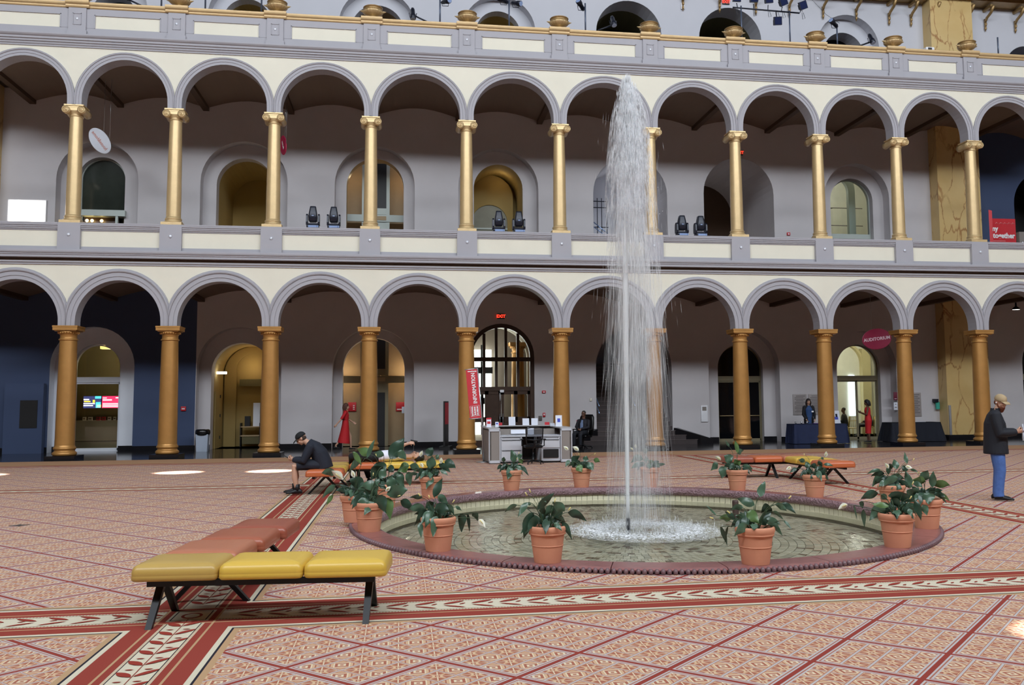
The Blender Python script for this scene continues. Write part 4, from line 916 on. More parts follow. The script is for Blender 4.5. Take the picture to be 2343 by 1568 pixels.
for k in range(5):
    a = 2*pi*k/5 + .3; b = MB(); b.tube([(0, 0, .09), (.16*cos(a), .16*sin(a), .085), (.30*cos(a), .30*sin(a), .065)], [.025, .02, .016], 6); l = b.build('leg', FRAME, ch)
    b = MB(); b.tube([(.30*cos(a) - .012, .30*sin(a), .032), (.30*cos(a) + .012, .30*sin(a), .032)], .032, 10); b.build('caster', FRAME, l)
b = MB(); b.lathe([(.03, .08), (.03, .22), (.02, .22), (.02, .42), (.05, .43), (.06, .45)], 12); b.build('column', FRAME, ch)
b = MB(); b.rbox(-.25, .25, -.22, .25, .44, .52, .05); b.build('seat', FRAME, ch)
b = MB()
fr = [(-.20, -.24, .56), (-.225, -.27, .75), (-.235, -.29, .97), (-.10, -.30, 1.0), (.10, -.30, 1.0), (.235, -.29, .97), (.225, -.27, .75), (.20, -.24, .56), (-.20, -.24, .56)]
b.tube(fr, .018, 6); b.tube([(0, -.1, .45), (0, -.27, .5), (0, -.28, .75)], [.03, .03, .02], 6); b.tube([(-.21, -.265, .68), (0, -.3, .66), (.21, -.265, .68)], .022, 6); b.build('back_frame', FRAME, ch)
b = MB(); b.add([(-.21, -.25, .57), (.21, -.25, .57), (.225, -.29, .96), (-.225, -.29, .96)], [(0, 1, 2, 3)]); b.build('back_mesh', MESHB, ch)
for s_ in (-1, 1):
    b = MB(); b.tube([(s_*.25, .0, .48), (s_*.31, .0, .50), (s_*.31, .0, .66)], .016, 6); b.rbox(s_*.31 - .035, s_*.31 + .035, -.13, .13, .66, .69, .012); b.build('armrest', FRAME, ch)
# banner
BANR = mat('banner_red', (204, 52, 62), .7, var=.03)
bn = thing('banner_stand', 'leaning red INFORMATION banner on a grey pole before a gold column', 'banner', (12.86, -4.9, 0), 0)
b = MB(); b.tube([(.02, 0, 0), (-.04, 0, 1.4), (-.16, 0, 2.72)], .022, 8); b.build('pole', STEEL, bn)
b = MB(); b.lathe([(.22, 0), (.22, .015), (.03, .03)], 24, (.02, 0, 0)); b.build('base', STEEL, bn)
b = MB(); q = [(-.49, -.02, 2.62), (-.17, -.02, 2.66), (-.045, -.02, 1.25), (-.37, -.02, 1.23)]
b.add(q + [(x, .0, z) for x, y, z in q], [(3, 2, 1, 0), (4, 5, 6, 7), (0, 1, 5, 4), (1, 2, 6, 5), (2, 3, 7, 6), (3, 0, 4, 7)]); b.build('cloth', BANR, bn)
b = MB(); b.tube([(-.52, -.01, 2.625), (-.15, -.01, 2.665)], .016, 6); b.tube([(-.40, -.01, 1.23), (-.03, -.01, 1.25)], .016, 6); b.build('crossbar', STEEL, bn)
A_ = math.atan2(1.4, -.125)
def bt(body, s, u, v, sx=1, al='CENTER'):   # u across the cloth, v down it
    p = Vector((-.33 + .125*v, -.026, 2.64 - 1.4*v)) + Vector((u, 0, u*.12)); e = text('lettering', body, s, LETTER, bn, tuple(p), (pi/2, 0, 0), .001, sx, align=al, bold=.004)
    e.rotation_mode = 'XYZ'; e.matrix_basis = Matrix.Translation(p) @ Matrix(((cos(A_), -sin(A_), 0, 0), (0, 0, -1, 0), (sin(A_), cos(A_), 0, 0), (0, 0, 0, 1))) @ Matrix.Diagonal((sx, 1, 1, 1)); return e
bt('INFORMATION', .150, .035, .385, .86); bt('NATIONAL', .062, -.075, .845, .85); bt('BUILDING', .062, .0, .845, .85); bt('MUSEUM', .062, .075, .845, 1.0)
e = bt('www.nbm.org', .045, 0, .035, .9); p = Vector((-.32, -.026, 2.585)); e.matrix_basis = Matrix.Translation(p) @ Matrix(((1, 0, 0, 0), (0, 0, -1, 0), (.12, 1, 0, 0), (0, 0, 0, 1)))
b = MB()
def bp_(u, v): return (-.33 + .125*v + u, -.024, 2.64 - 1.4*v + u*.12)
for (u0, v0), (u1, v1) in (((-.13, .74), (.13, .74)), ((-.13, .95), (.13, .95)), ((-.13, .74), (-.13, .95)), ((.13, .74), (.13, .95)), ((-.13, .95), (0, .925)), ((.13, .95), (0, .925))):
    b.tube([bp_(u0, v0), bp_(u1, v1)], .004, 4)
b.build('emblem', LETTER, bn)
# ------------------------------------------------------------------ draped tables
CLOTH = mat('navy_cloth', (34, 44, 78), .8, var=.12, vs=6); CLOTHD = mat('dark_navy_cloth', (24, 28, 40), .85, var=.12, vs=6)
def draped(label, x0, x1, y0, y1, h, m, seed, flare=.05):
    t = thing('table', label, 'table', ((x0 + x1)/2, (y0 + y1)/2, 0), 0); w, d = (x1 - x0)/2, (y1 - y0)/2
    r = random.Random(seed); ph = [r.random()*6 for _ in range(4)]; rings = []; N = 120
    for z, k in ((h, 0), (h - .012, 0), (h*.6, .4), (h*.25, .8), (.015, 1)):
        ring = []
        for i in range(N):
            a = 4*i/N; s_, u = int(a), a - int(a)
            x, y = ((-w + 2*w*u, -d), (w, -d + 2*d*u), (w - 2*w*u, d), (-w, d - 2*d*u))[s_]
            f = (sin(i*.9 + ph[0]) + .6*sin(i*.37 + ph[1])); off = k*(flare*.7 + .018*f)
            nx, ny = ((0, -1), (1, 0), (0, 1), (-1, 0))[s_]
            if u < .06 or u > .94: off += k*flare
            ring.append((x + nx*off, y + ny*off, z))
        rings.append(ring)
    b = MB(); b.loft(rings, 0, True, False, True); b.build('drape', m, t)
    b = MB(); b.box(-w, w, -d, d, h - .02, h); b.build('tabletop', m, t); return t
draped('table under a navy cloth with a smiling woman behind it', 25.48, 27.66, 2.35, 3.05, .765, CLOTH, 3)
draped('table under a near-black cloth beside the yellow marble pilaster', 29.75, 31.86, 2.75, 3.5, .77, CLOTHD, 5, .14)
card('poster_card', 'white tilted poster card with blue figure on the navy table', 'sign', (27.36, 2.6, .766), .34, .50, .12, .2, ((-.2, .25, .3, .52, PBLUE), (-.05, .2, .5, .75, FIXT)))
for k, (x, l) in enumerate(((25.62, 'first glass tumbler on the navy table'), (25.85, 'second glass tumbler on the navy table'), (26.08, 'third glass tumbler on the navy table, by the hand'))):
    t = thing('tumbler', l, 'glass', (x, 2.5, .766), 0, 'tumblers on the navy table'); b = MB(); b.lathe([(.005, 0), (.03, 0), (.035, .1), (.031, .1), (.027, .01), (.005, .008)], 12); b.build('glass', STEEL, t)
b = MB(); b.rbox(-.22, .22, -.09, .09, 0, .025, .01); tag(b.build('folded_cloth', mat('purple_cloth', (84, 60, 128), .8), None, (26.55, 2.5, .766)), 'flat purple cloth lying before the smiling woman', 'cloth')
b = MB(); b.rbox(-.3, .3, -.12, .12, 0, .012, .008); tag(b.build('papers', PAPER, None, (31.0, 3.0, .772)), 'white papers lying on the near-black draped table', 'papers')
# ------------------------------------------------------------------ bin, navy board, wall fittings
tr = thing('trash_bin', 'grey square bin with black liner beside the mustard passage', 'bin', (3.43, 3.95, 0), 0)
b = MB(); b.loft([[(sx*w, sy*w*.8, z) for sx, sy in ((-1, -1), (1, -1), (1, 1), (-1, 1))] for w, z in ((.185, 0), (.20, .3), (.215, .62))], 0, True, True, False); b.build('body', mat('bin_grey', (178, 188, 204), .5), tr)
b = MB(); b.lathe([(.235, .60), (.25, .63), (.262, .68), (.25, .76), (.21, .80), (.17, .78), (.15, .6)], 24); b.build('liner', mat('bin_liner', (16, 16, 18), .25, bump=.5, bs=12), tr)
nb = thing('board', 'tall navy panel with black screen against the navy wall', 'panel', (-2.78, 4.36, 0), 0)
b = MB(); b.box(-.66, .64, -.08, .16, 0, 2.5); b.build('panel', NAVYW, nb); b = MB(); b.box(-.12, .46, -.10, -.07, .91, 1.9); b.build('screen', DARK, nb)
def wallbox(name, label, cat, x, z, w, h, m, d=.05, y=4.6, bits=()):
    t = thing(name, label, cat, (x, y, z), 0); b = MB(); b.rbox(-w/2, w/2, -d, 0, -h/2, h/2, min(.008, w*.1)); b.build('case', m, t)
    for x0, x1, z0, z1, bm in bits:
        q = MB(); q.box(x0*w, x1*w, -d - .006, -d + .001, z0*h, z1*h); q.build('face', bm, t)
    return t
EXM = emit('exit_red', (255, 60, 40), 1.3)
def exit_sign(label, x, z, y, w=.30):
    t = wallbox('exit_sign', label, 'sign', x, z, w, .2, DARK, .06, y)
    text('lettering', 'EXIT', .17, EXM, t, (0, -.065, 0), (pi/2, 0, 0), .004, 1.0, bold=.006); return t
exit_sign('glowing red EXIT sign over the wooden arched door', 14.41, 5.06, 4.6); exit_sign('glowing red EXIT sign half behind an upper gold column', 24.42, 11.98, 4.6)
exit_sign('glowing red EXIT sign above the third-storey olive tunnel', 24.0, 18.45, 4.6)
wallbox('fire_alarm', 'red fire alarm with white strobe beside the wooden door', 'alarm', 16.1, 2.09, .15, .10, RED, bits=((-.2, .2, -.3, .1, WHITE),))
wallbox('fire_alarm', 'small red alarm pull station over the wall phone', 'alarm', 16.1, 1.19, .10, .16, RED, bits=((-.25, .25, -.1, .25, WHITE),))
wallbox('wall_phone', 'grey wall phone beside the wooden door', 'phone', 15.95, 1.06, .13, .18, mat('grey_phone', (96, 90, 84), .5))
wallbox('thermostat', 'small cream switch box beside the stair arch', 'switch', 17.98, 1.77, .07, .11, CREAM)
wallbox('call_panel', 'tall white call panel between the stairs and dark doors', 'panel', 22.65, 1.17, .28, .66, WHITE, bits=((-.32, .3, .18, .42, FAB),))
wallbox('fire_alarm', 'red fire alarm on the navy wall', 'alarm', 2.6, 1.55, .18, .17, RED, bits=((-.3, .3, -.15, .1, WHITE),))
wallbox('fire_alarm', 'red fire alarm low on the second-storey wall', 'alarm', 26.48, 8.6, .14, .12, RED, bits=((-.2, .2, -.3, .2, WHITE),))
PLAQ = mat('plaque_grey', (158, 150, 148), .5); PTX = mat('plaque_text', (104, 98, 98), .6)
rows = tuple((-.38 + .1*(k % 3 == 0), .38 - .12*(k % 2), .40 - k*.075, .425 - k*.075, PTX) for k in range(11))
for x, l in ((26.75, 'grey text plaque on the wall behind the smiling woman'), (27.43, 'grey text plaque half behind a gold column'), (31.85, 'grey text plaque above the near-black draped table')):
    wallbox('plaque', l, 'plaque', x, 1.5 if x < 30 else 1.46, .60, .85 if x < 30 else 1.0, PLAQ, .03, bits=rows)
wallbox('wall_sign', 'small maroon sign beside the auditorium arch', 'sign', 31.0, 1.82, .17, .34, mat('maroon_sign', (112, 30, 56), .5), .02, bits=((-.3, .3, -.35, -.3, WHITE),))
wallbox('notice', 'white paper notice under the maroon sign', 'notice', 31.0, 1.40, .17, .32, PAPER, .012, bits=((-.15, .15, .2, .3, PTX), (-.3, .3, -.2, -.1, PTX)))
t = wallbox('hook_camera', 'black bracket camera with teal tag beside the marble pilaster', 'camera', 32.75, 1.62, .16, .14, FIXT, .22); b = MB(); b.box(.0, .16, -.16, -.10, -.36, -.06); b.build('tag_card', mat('teal_tag', (60, 170, 150), .6), t)
wallbox('conduit', 'grey cable conduit on the foot of the marble pilaster', 'conduit', 33.06, .80, .10, 1.25, mat('conduit_grey', (150, 146, 146), .5), .05, 4.0)
wallbox('wall_box', 'small white sensor box high on the third-storey wall', 'sensor', 22.1, 18.15, .16, .26, WHITE, .08)
fl_ = MB(); fl_.pz([((.13 if k % 2 == 0 else .05)*cos(pi*k/4 + .3), (.13 if k % 2 == 0 else .05)*sin(pi*k/4 + .3)) for k in range(8)], 0, .008); tag(fl_.build('floor_plate', mat('floor_plate_grey', (86, 76, 74), .6), None, (5.18, -16.94, 0)), 'small dark star-shaped floor plate on the carpet', 'plate')
# ------------------------------------------------------------------ arched wooden entrance door
dr = bpy.data.objects.new('door_1', None); COL.objects.link(dr); dr.location = (14.43, 4.78, 0); dr['kind'] = 'structure'; dr['label'] = 'dark oak arched double door with many glazed panes'
def aring(b, w0, z0t, w1, z1t, y0, y1, zf=0, m=0):
    A, B = arch(0, w0, zf, z0t), arch(0, w1, zf, z1t); P = A + B[::-1]
    for y in (y0, y1): b.add([(x, y, z) for x, z in P], [tuple(range(len(P)))], m)
    b.py(B, y0, y1, m, False, False, False)
b = MB(); aring(b, 2.6, 4.78, 2.28, 4.62, -.12, .10); b.build('door_frame', WOOD, dr)
COLS = [(-1.13, -.75), (-.62, -.26), (-.16, .20), (.30, .64), (.76, 1.13)]
COLS = [(-1.12, -.74), (-.60, -.24), (-.14, .14), (.24, .60), (.74, 1.12)]
b = MB()
edges = [-1.14, -.67, -.19, .19, .67, 1.14]
for x in edges[1:-1]:
    zt = 3.48 + sqrt(max(0, 1.14**2 - x*x)); b.box(x - .055, x + .055, -.06, .06, 2.28, zt)
b.box(-1.14, 1.14, -.07, .07, 3.30, 3.46); b.box(-1.14, 1.14, -.08, .08, 2.14, 2.30); b.build('mullion', WOOD, dr)
for k in (0, 1):
    lf = MB(); x0, x1 = (-1.14, -.005) if k == 0 else (.005, 1.14)
    for a in ((x0, x0 + .10), (x1 - .10, x1), ((x0 + x1)/2 - .07, (x0 + x1)/2 + .07)): lf.box(a[0], a[1], -.05, .05, 0, 2.14)
    for z0, z1 in ((0, .22), (.92, 1.12), (2.0, 2.14)): lf.box(x0, x1, -.05, .05, z0, z1)
    xm = (x0 + x1)/2
    if k == 0: lf.box(xm + .07, x1 - .1, -.03, .03, .2, 2.0)
    else: pass
    lf.box(x0, x1, -.03, .03, .2, .95) if k else None
    o = lf.build('door_leaf', WOOD, dr)
    for px0, px1 in (((x0 + .10, xm - .07),) if k == 0 else ((x0 + .10, xm - .07), (xm + .07, x1 - .10))):
        for z0, z1 in ((.22, .92), (1.12, 2.0)):
            q = MB(); q.box(px0, px1, -.008, .008, z0, z1); q.build('pane', GLASS, o)
for i in range(5):
    x0, x1 = edges[i] + .05, edges[i+1] - .05
    q = MB(); q.box(x0, x1, -.008, .008, 2.30, 3.30); q.build('pane', GLASS, dr)
    n = 8; P = [(x0, 3.46)] + [(x0 + (x1 - x0)*j/n, 3.48 + sqrt(max(.0, 1.15**2 - (x0 + (x1 - x0)*j/n)**2))) for j in range(n + 1)] + [(x1, 3.46)]
    q = MB(); q.py(P, -.008, .008); q.build('pane', GLASS, dr)
b = MB(); b.box(-.05, .10, -.12, -.05, 2.08, 2.18); b.tube([(-.05, -.07, 1.75), (-.05, -.10, 1.9), (-.05, -.07, 2.05)], .015, 6); b.build('door_closer', WHITE, dr)
b = MB(); b.tube([(-.06, -.10, 1.25), (-.06, -.10, .75)], .014, 6); b.tube([(.06, -.10, 1.25), (.06, -.10, .75)], .014, 6); b.build('door_handle', STEEL, dr)
# daylight porch behind the door: pale street light, a white vault rib and two gold columns outside
DAY = emit('street_daylight', (250, 255, 250), 3.0)
b = MB(); b.box(12.2, 14.45, 8.9, 8.95, .3, 4.0); b.build('window_2', DAY, kind='structure', label='bright street daylight seen through the entrance panes')
b = MB()
for z in (1.62, 2.95): b.box(12.2, 14.5, 8.8, 8.85, z, z + .28)
b.box(13.98, 14.1, 8.8, 8.86, .3, 4.2); b.build('trim_90', DARK, kind='structure')
room(12.0, 17.0, Y2, 9.2, 0, 5.6, mat('porch_wall', (150, 136, 122), .8), FLOORM, (14.43, 2.6, 4.78)); bay_ = MB()
A, B = arch(14.6, 3.3, 2.0, 5.2), arch(14.6, 2.7, 2.0, 4.9)
b = MB(); P = A + B[::-1]; b.py(P, 8.2, 8.5); b.build('trim_91', CREAM, kind='structure')
bay(0, 12.6, 12.61) if False else None
point('porch_light', (14.8, 7.4, 4.2), 26, (1, .98, .94), .4)
for x in (15.45, 16.35):
    copy_tree(c0, (x, 7.6, 0), label='gold column standing in the porch behind the entrance door, %s' % ('beside the bright street' if x < 16 else 'by the porch end'), group='porch columns')
# ------------------------------------------------------------------ glazed doors and transoms
def gdoor(n_, xc, w, zt, z0, y, zb, fm, label, gl=GLASS, mid=True, bars=True):
    d = bpy.data.objects.new('door_%d' % n_, None); COL.objects.link(d); d.location = (xc, y, z0); d['kind'] = 'structure'; d['label'] = label
    b = MB(); b.box(-w/2, w/2, -.06, .06, zb, zb + .2); aring(b, w, zt - z0, w - .09, zt - z0 - .045, -.05, .05); b.build('door_frame', fm, d)
    A = arch(0, w - .09, zb + .2, zt - z0 - .045); b = MB(); b.py(A, -.006, .006); b.build('pane', gl, d)
    xs = [(-w/2 + .05, -.005), (.005, w/2 - .05)] if mid else [(-w/2 + .05, w/2 - .05)]
    for x0, x1 in xs:
        lf = MB(); 
        for a in ((x0, x0 + .035), (x1 - .035, x1)): lf.box(a[0], a[1], -.025, .025, .02, zb)
        lf.box(x0, x1, -.025, .025, .0, .12); lf.box(x0, x1, -.025, .025, zb - .06, zb); o = lf.build('door_leaf', fm, d)
        q = MB(); q.box(x0 + .035, x1 - .035, -.006, .006, .12, zb - .06); q.build('pane', gl, o)
        if bars: q = MB(); q.tube([(x0 + .06, -.06, 1.06), (x1 - .06, -.06, 1.06)], .015, 6); q.build('push_bar', GOLDU, o)
    return d
BRZ = mat('bronze_frame', (60, 52, 44), .4, .3); TRN = mat('olive_transom', (128, 118, 92), .5)
gdoor(2, -.62, 1.64, 3.96, 0, 5.3, 2.55, WHITEP, 'white framed glazed opening of the ticket lobby', mid=False, bars=False).children
gdoor(3, 24.42, 1.93, 4.0, 0, 5.35, 2.5, TRN, 'dark glazed double doors with brass bars and olive transom', DGLASS)
gdoor(4, 29.66, 1.93, 4.01, 0, 5.35, 2.5, TRN, 'glazed auditorium doorway with olive transom', bars=False)
gdoor(5, 38.3, 2.4, 4.2, 0, 5.35, 2.55, TRN, 'dark glazed door past the marble pilaster', DGLASS)
gdoor(6, 29.62, 1.92, 11.17, 6.5, 5.4, 2.1, SAGE, 'pale framed glazed doors of the second-storey gallery', bars=False)
b = MB()
for x0, x1 in ((-.82, -.06), (.06, .82)): b.box(x0, x1, -.03, -.012, 1.1, 1.98)
b.build('frosted_panel', emit('frosted_light', (190, 214, 216), .35), bpy.data.objects['door_6'])
b = MB(); aring(b, 1.92, 5.5, 1.3, 5.1, 1.2, 1.4); b.build('inner_arch', SAGE, bpy.data.objects['door_6'])
b = MB()
for z in (3.0, 3.8): b.tube([(-1.5, 1.6, z), (1.5, 1.6, z)], .02, 6)
b.tube([(-.9, 1.6, 3.5), (.1, 1.6, 3.8)], .02, 6); b.build('track_rail', FAB, bpy.data.objects['door_6'])
for k in (-.55, -.3):
    b = MB(); b.tube([(k, 1.55, 3.62), (k, 1.55, 3.45)], .05, 8); b.build('track_lamp', FAB, bpy.data.objects['door_6'])
gdoor(7, -.66, 1.62, 11.06, 6.5, 5.4, 2.4, SAGE, 'dark glazed arch of the second-storey gallery room', GGLASS, bars=False)
# second-storey canopy box with spotlights in the first arch
t = thing('display_booth', 'pale flat-roofed booth with small spotlights inside the first upper arch', 'booth', (-.45, 5.0, 6.5), 0)
b = MB(); b.box(-.84, .70, -.1, 1.0, 2.28, 2.50); b.build('roof', SAGE, t); b = MB(); b.box(.36, .45, -.08, 0, 0, 2.3); b.build('post', SAGE, t)
b = MB(); b.box(-.84, .4, .25, .3, 0, 2.28); b.build('back_panel', WOOD, t)
for k, x in enumerate((-.70, -.52, -.18)):
    b = MB(); b.ell((x, .12, 2.13), (.06, .05, .06), 8, 6); b.build('spotlight', emit('spot_warm', (255, 220, 140), 6), t) if k == 0 else b.build('spotlight', bpy.data.materials['spot_warm'], t)
b = MB(); aring(b, 1.98, 4.78, 1.5, 3.5, -.05, .05); o = b.build('trim_94', MUST, kind='structure'); o.location = (14.2, 6.9, 6.5)
b = MB(); b.py(arch(0, 1.5, 0, 3.5), .0, .02); o = b.build('window_3', mat('grey_glazing', (150, 150, 136), .12, var=.15, vs=1.2, spec=.7), kind='structure'); o.location = (14.2, 6.9, 6.5)
for z in (1.75, 2.45):
    q = MB(); q.box(-.75, .75, -.04, .0, z, z + .07); q.build('mullion', SAGE, o)
# lift doors (ground and second storey)
def lift(z0, zt):
    d = bpy.data.objects.new('door_%d' % (8 if z0 < 1 else 9), None); COL.objects.link(d); d.location = (9.5, 6.05, z0); d['kind'] = 'structure'; d['label'] = 'dark lift door column with sage posts and crossbar'
    b = MB(); b.box(-.55, -.42, -.06, .0, 0, zt); b.box(.42, .55, -.06, .0, 0, zt); b.box(-1.6, 1.6, -.10, -.04, 2.50, 2.78); b.build('post', SAGE if z0 > 1 else TRN, d)
    b = MB(); b.box(-.42, .42, -.04, .0, 2.12, 2.50); b.box(-.42, .42, -.04, .0, 2.80, 3.06); b.build('panel', SAGE if z0 > 1 else TRN, d)
    b = MB(); b.box(-.42, .42, -.03, .0, .0, 2.12); b.build('door_leaf', DARK, d); b = MB(); b.box(-.42, .42, -.03, .0, 3.06, zt); b.build('upper_panel', DARK, d)
    b = MB(); b.box(-.30, .42, -.12, -.10, 2.56, 2.72); b.build('indicator', TAN, d)
lift(0, 4.8); lift(6.5, 4.9)
wallbox('sign_board', 'red sign board behind the walking woman in red', 'sign', 8.62, 1.56, .32, .36, RED, .02, 6.45, bits=tuple((.1, .3, -.3 + .2*k, -.22 + .2*k, WHITE) for k in range(3)))
wallbox('sign_board', 'red sign board beside the lift door', 'sign', 10.55, 1.55, .40, .36, RED, .02, 6.45, bits=((-.4, .3, -.36, -.24, WHITE),))
wallbox('notice', 'pale blue notice on the lift alcove side', 'notice', 10.64, 1.42, .12, .26, PAPER, .02, 5.7)
# passage lamp, inner arch and clutter in ground opening B
wallbox('wall_lamp', 'lit tubular wall lamp inside the mustard passage', 'lamp', 3.66, 2.92, .36, .09, emit('lamp_white', (255, 250, 235), 6), .08, 6.1)
b = MB(); aring(b, 2.2, 4.03, 1.3, 3.75, 7.45, 7.55); o = b.build('trim_92', MUST, kind='structure'); o.location = (4.62, 0, 0)
b = MB(); b.box(4.1, 5.2, 7.42, 7.44, 2.42, 2.7); b.build('trim_93', OLIVE, kind='structure')
b = MB(); b.box(3.47, 3.5, 5.8, 6.7, 0, 2.2); d = b.build('door_10', MUST, kind='structure', label='mustard side door in the service passage')
for z in (.35, 1.2, 1.95):
    q = MB(); q.box(3.5, 3.53, 6.66, 6.70, z, z + .12); q.build('hinge', DARK, d)
t = thing('cart', 'cluttered dark trolley at the end of the mustard passage', 'trolley', (4.62, 7.1, 0), 0)
b = MB(); b.box(-.40, .40, -.2, .2, .42, .47); b.box(-.40, .40, -.2, .2, .78, .82); b.build('shelf', TAN, t)
for sx in (-.38, .36):
    b = MB(); b.box(sx, sx + .03, -.2, .2, .0, .95); b.build('post', DARK, t)
b = MB(); b.box(-.3, .4, -.18, .18, .12, .40); b.build('crate', OLIVE, t); b = MB(); b.box(-.22, -.02, -.12, .1, .82, 1.22); b.build('monitor', DARK, t)
b = MB(); b.box(.1, .36, -.1, .12, .82, 1.75); b.build('white_case', WHITEP, t)
# ticket lobby
t = thing('counter', 'tan ticket counter inside the white framed lobby', 'counter', (-1.0, 7.8, 0), 0)
b = MB(); b.box(-1.2, 1.15, 0, .7, .0, 1.10); b.build('body', TAN, t); b = MB(); b.box(-1.2, 1.15, -.01, .0, .27, .30); b.build('groove', BROWN, t)
for k, (x, m, w) in enumerate(((-.88, CREAM, .12), (-.66, CREAM, .16), (-.36, RED, .14), (-.16, RED, .14), (.06, CREAM, .12), (.26, CREAM, .10))):
    tg = thing('leaflet_box', ('cream', 'larger cream', 'red', 'second red', 'last but one cream', 'last cream')[k] + ' leaflet box on the ticket counter', 'leaflets', (-1.0 + x, 7.87, 1.10), 0, 'leaflet boxes on the ticket counter')
    q = MB(); q.box(-w/2, w/2, 0, .06, 0, .14); q.build('box', m, tg); q = MB(); q.box(-w*.35, w*.35, -.004, 0, .05, .09); q.build('print', BROWN, tg)
SCR1, SCR2 = emit('screen_blue', (54, 56, 96), 1.3), emit('screen_red', (226, 46, 84), 1.5)
SW, SY, SCY = emit('screen_white', (250, 250, 255), 1.6), emit('screen_yellow', (240, 196, 60), 1.5), emit('screen_cyan', (80, 190, 200), 1.4)
for k, (x0, x1, m, l) in enumerate(((-2.16, -1.47, SCR1, 'lit screen with dark blue, yellow and teal picture in the lobby'), (-1.45, -.72, SCR2, 'lit red screen with white text lines in the lobby'))):
    t = thing('screen', l, 'screen', ((x0 + x1)/2, 8.6, 1.83), 0); w = (x1 - x0)/2
    b = MB(); b.box(-w, w, -.03, .04, -.25, .25); b.build('case', DARK, t); b = MB(); b.box(-w + .01, w - .01, -.036, -.03, -.24, .24); b.build('display', m, t)
    b = MB(); 
    bits = ((-.95, -.35, .08, .13, SW), (-.9, -.2, .0, .05, SY), (-.95, .3, -.08, -.04, SW), (-.95, .1, -.16, -.12, SW), (.3, .98, .14, .24, SCY), (.4, .95, -.23, -.0, SCY), (.05, .3, -.02, .09, SY), (.5, .98, -.22, -.10, SY)) if k == 0 else ((-.9, .05, .06, .11, SW), (-.9, -.5, .15, .18, SW), (.45, .9, .15, .19, SW), (-.9, .7, -.08, -.05, SW), (-.9, .8, -.14, -.11, SW), (-.9, .75, -.20, -.17, SW))
    for x0_, x1_, z0, z1, bm in bits:
        q = MB(); q.box(x0_*w, x1_*w, -.04, -.036, z0, z1); q.build('graphic', bm, t)
wallbox('ceiling_lamp', 'glowing tan ceiling panel inside the lobby arch', 'lamp', -.75, 4.0, .9, .16, emit('lobby_lamp', (255, 214, 120), 1.2), .3, 7.6)
# ------------------------------------------------------------------ dark stone stairs in the fifth arch and the upper flight
STEPM = mat('stair_stone', (74, 66, 66), .35, var=.1); NOSE = mat('stair_nosing', (120, 106, 104), .4)
st = thing('staircase', 'dark stone staircase rising inside the arch behind the water jet', 'stairs', (19.77, 0, 0), 0)
for k in range(20):
    w = 1.55 if k > 2 else 1.55 + (3 - k)*.42
    y0 = 3.75 + k*.30 if k > 2 else 3.75 + k*.30
    b = MB(); b.box(-w, w, y0, y0 + .34, k*.17 if k < 3 else k*.17 - .2, (k + 1)*.17); s_ = b.build('step', STEPM, st)
    b = MB(); b.box(-w, w, y0 - .02, y0 + .03, (k + 1)*.17, (k + 1)*.17 + .012); b.build('nosing', NOSE, s_)
for sx in (-1, 1):
    b = MB(); P = [(sx*1.57, 4.5), (sx*1.75, 4.5), (sx*2.5, 3.8), (sx*2.86, 3.62), (sx*2.86, 3.5), (sx*2.40, 3.66), (sx*1.57, 4.35)]
    b.loft([[(x, y, 0) for x, y in P], [(x, y, .20 if abs(x) > 2.6 else (.34 if abs(x) > 2 else .62)) for x, y in P]], 0, True, True, False); b.build('cheek_wall', BLACK, st)
HR = mat('handrail_blue_steel', (150, 176, 214), .2, .9)
for sx, off, l in ((-1.42, 0, 0), (-1.42, -.28, 0), (.05, 0, 0)):
    b = MB(); b.tube([(sx, 4.7, 1.50 + off), (sx, 9.6, 4.3 + off)], .022, 8); b.build('handrail', HR, st)
s2 = thing('upper_stair_rails', 'bluish steel stair rails in the upper arch behind the jet', 'railing', (19.77, 6.5, 6.5), 0)
for x0, z0, x1, z1 in ((-1.25, 2.85, -.3, 2.1), (-1.25, 2.65, -.45, 2.05), (.2, 2.85, 1.1, 2.3)):
    b = MB(); b.tube([(x0, 0, z0), (x1, .0, z1)], .022, 8); b.build('handrail', HR, s2)
s3 = thing('scaffold_rack', 'dark wire rack standing in the upper stair arch', 'rack', (19.05, 6.6, 6.5), 0)
b = MB()
for x in (-.45, -.27, -.08, .14): b.tube([(x, 0, 0), (x, 0, 3.86)], .018, 5)
for z in (2.6, 3.45, 3.72): b.tube([(-.6, 0, z), (.2, 0, z)], .022, 5)
b.build('frame', FIXT, s3)
t = thing('screen', 'tall pale blue backdrop hanging in the upper stair arch', 'backdrop', (20.5, 7.5, 6.5), 0); b = MB(); b.box(-.66, .66, 0, .04, .2, 5.3); b.build('sheet', PALE, t)
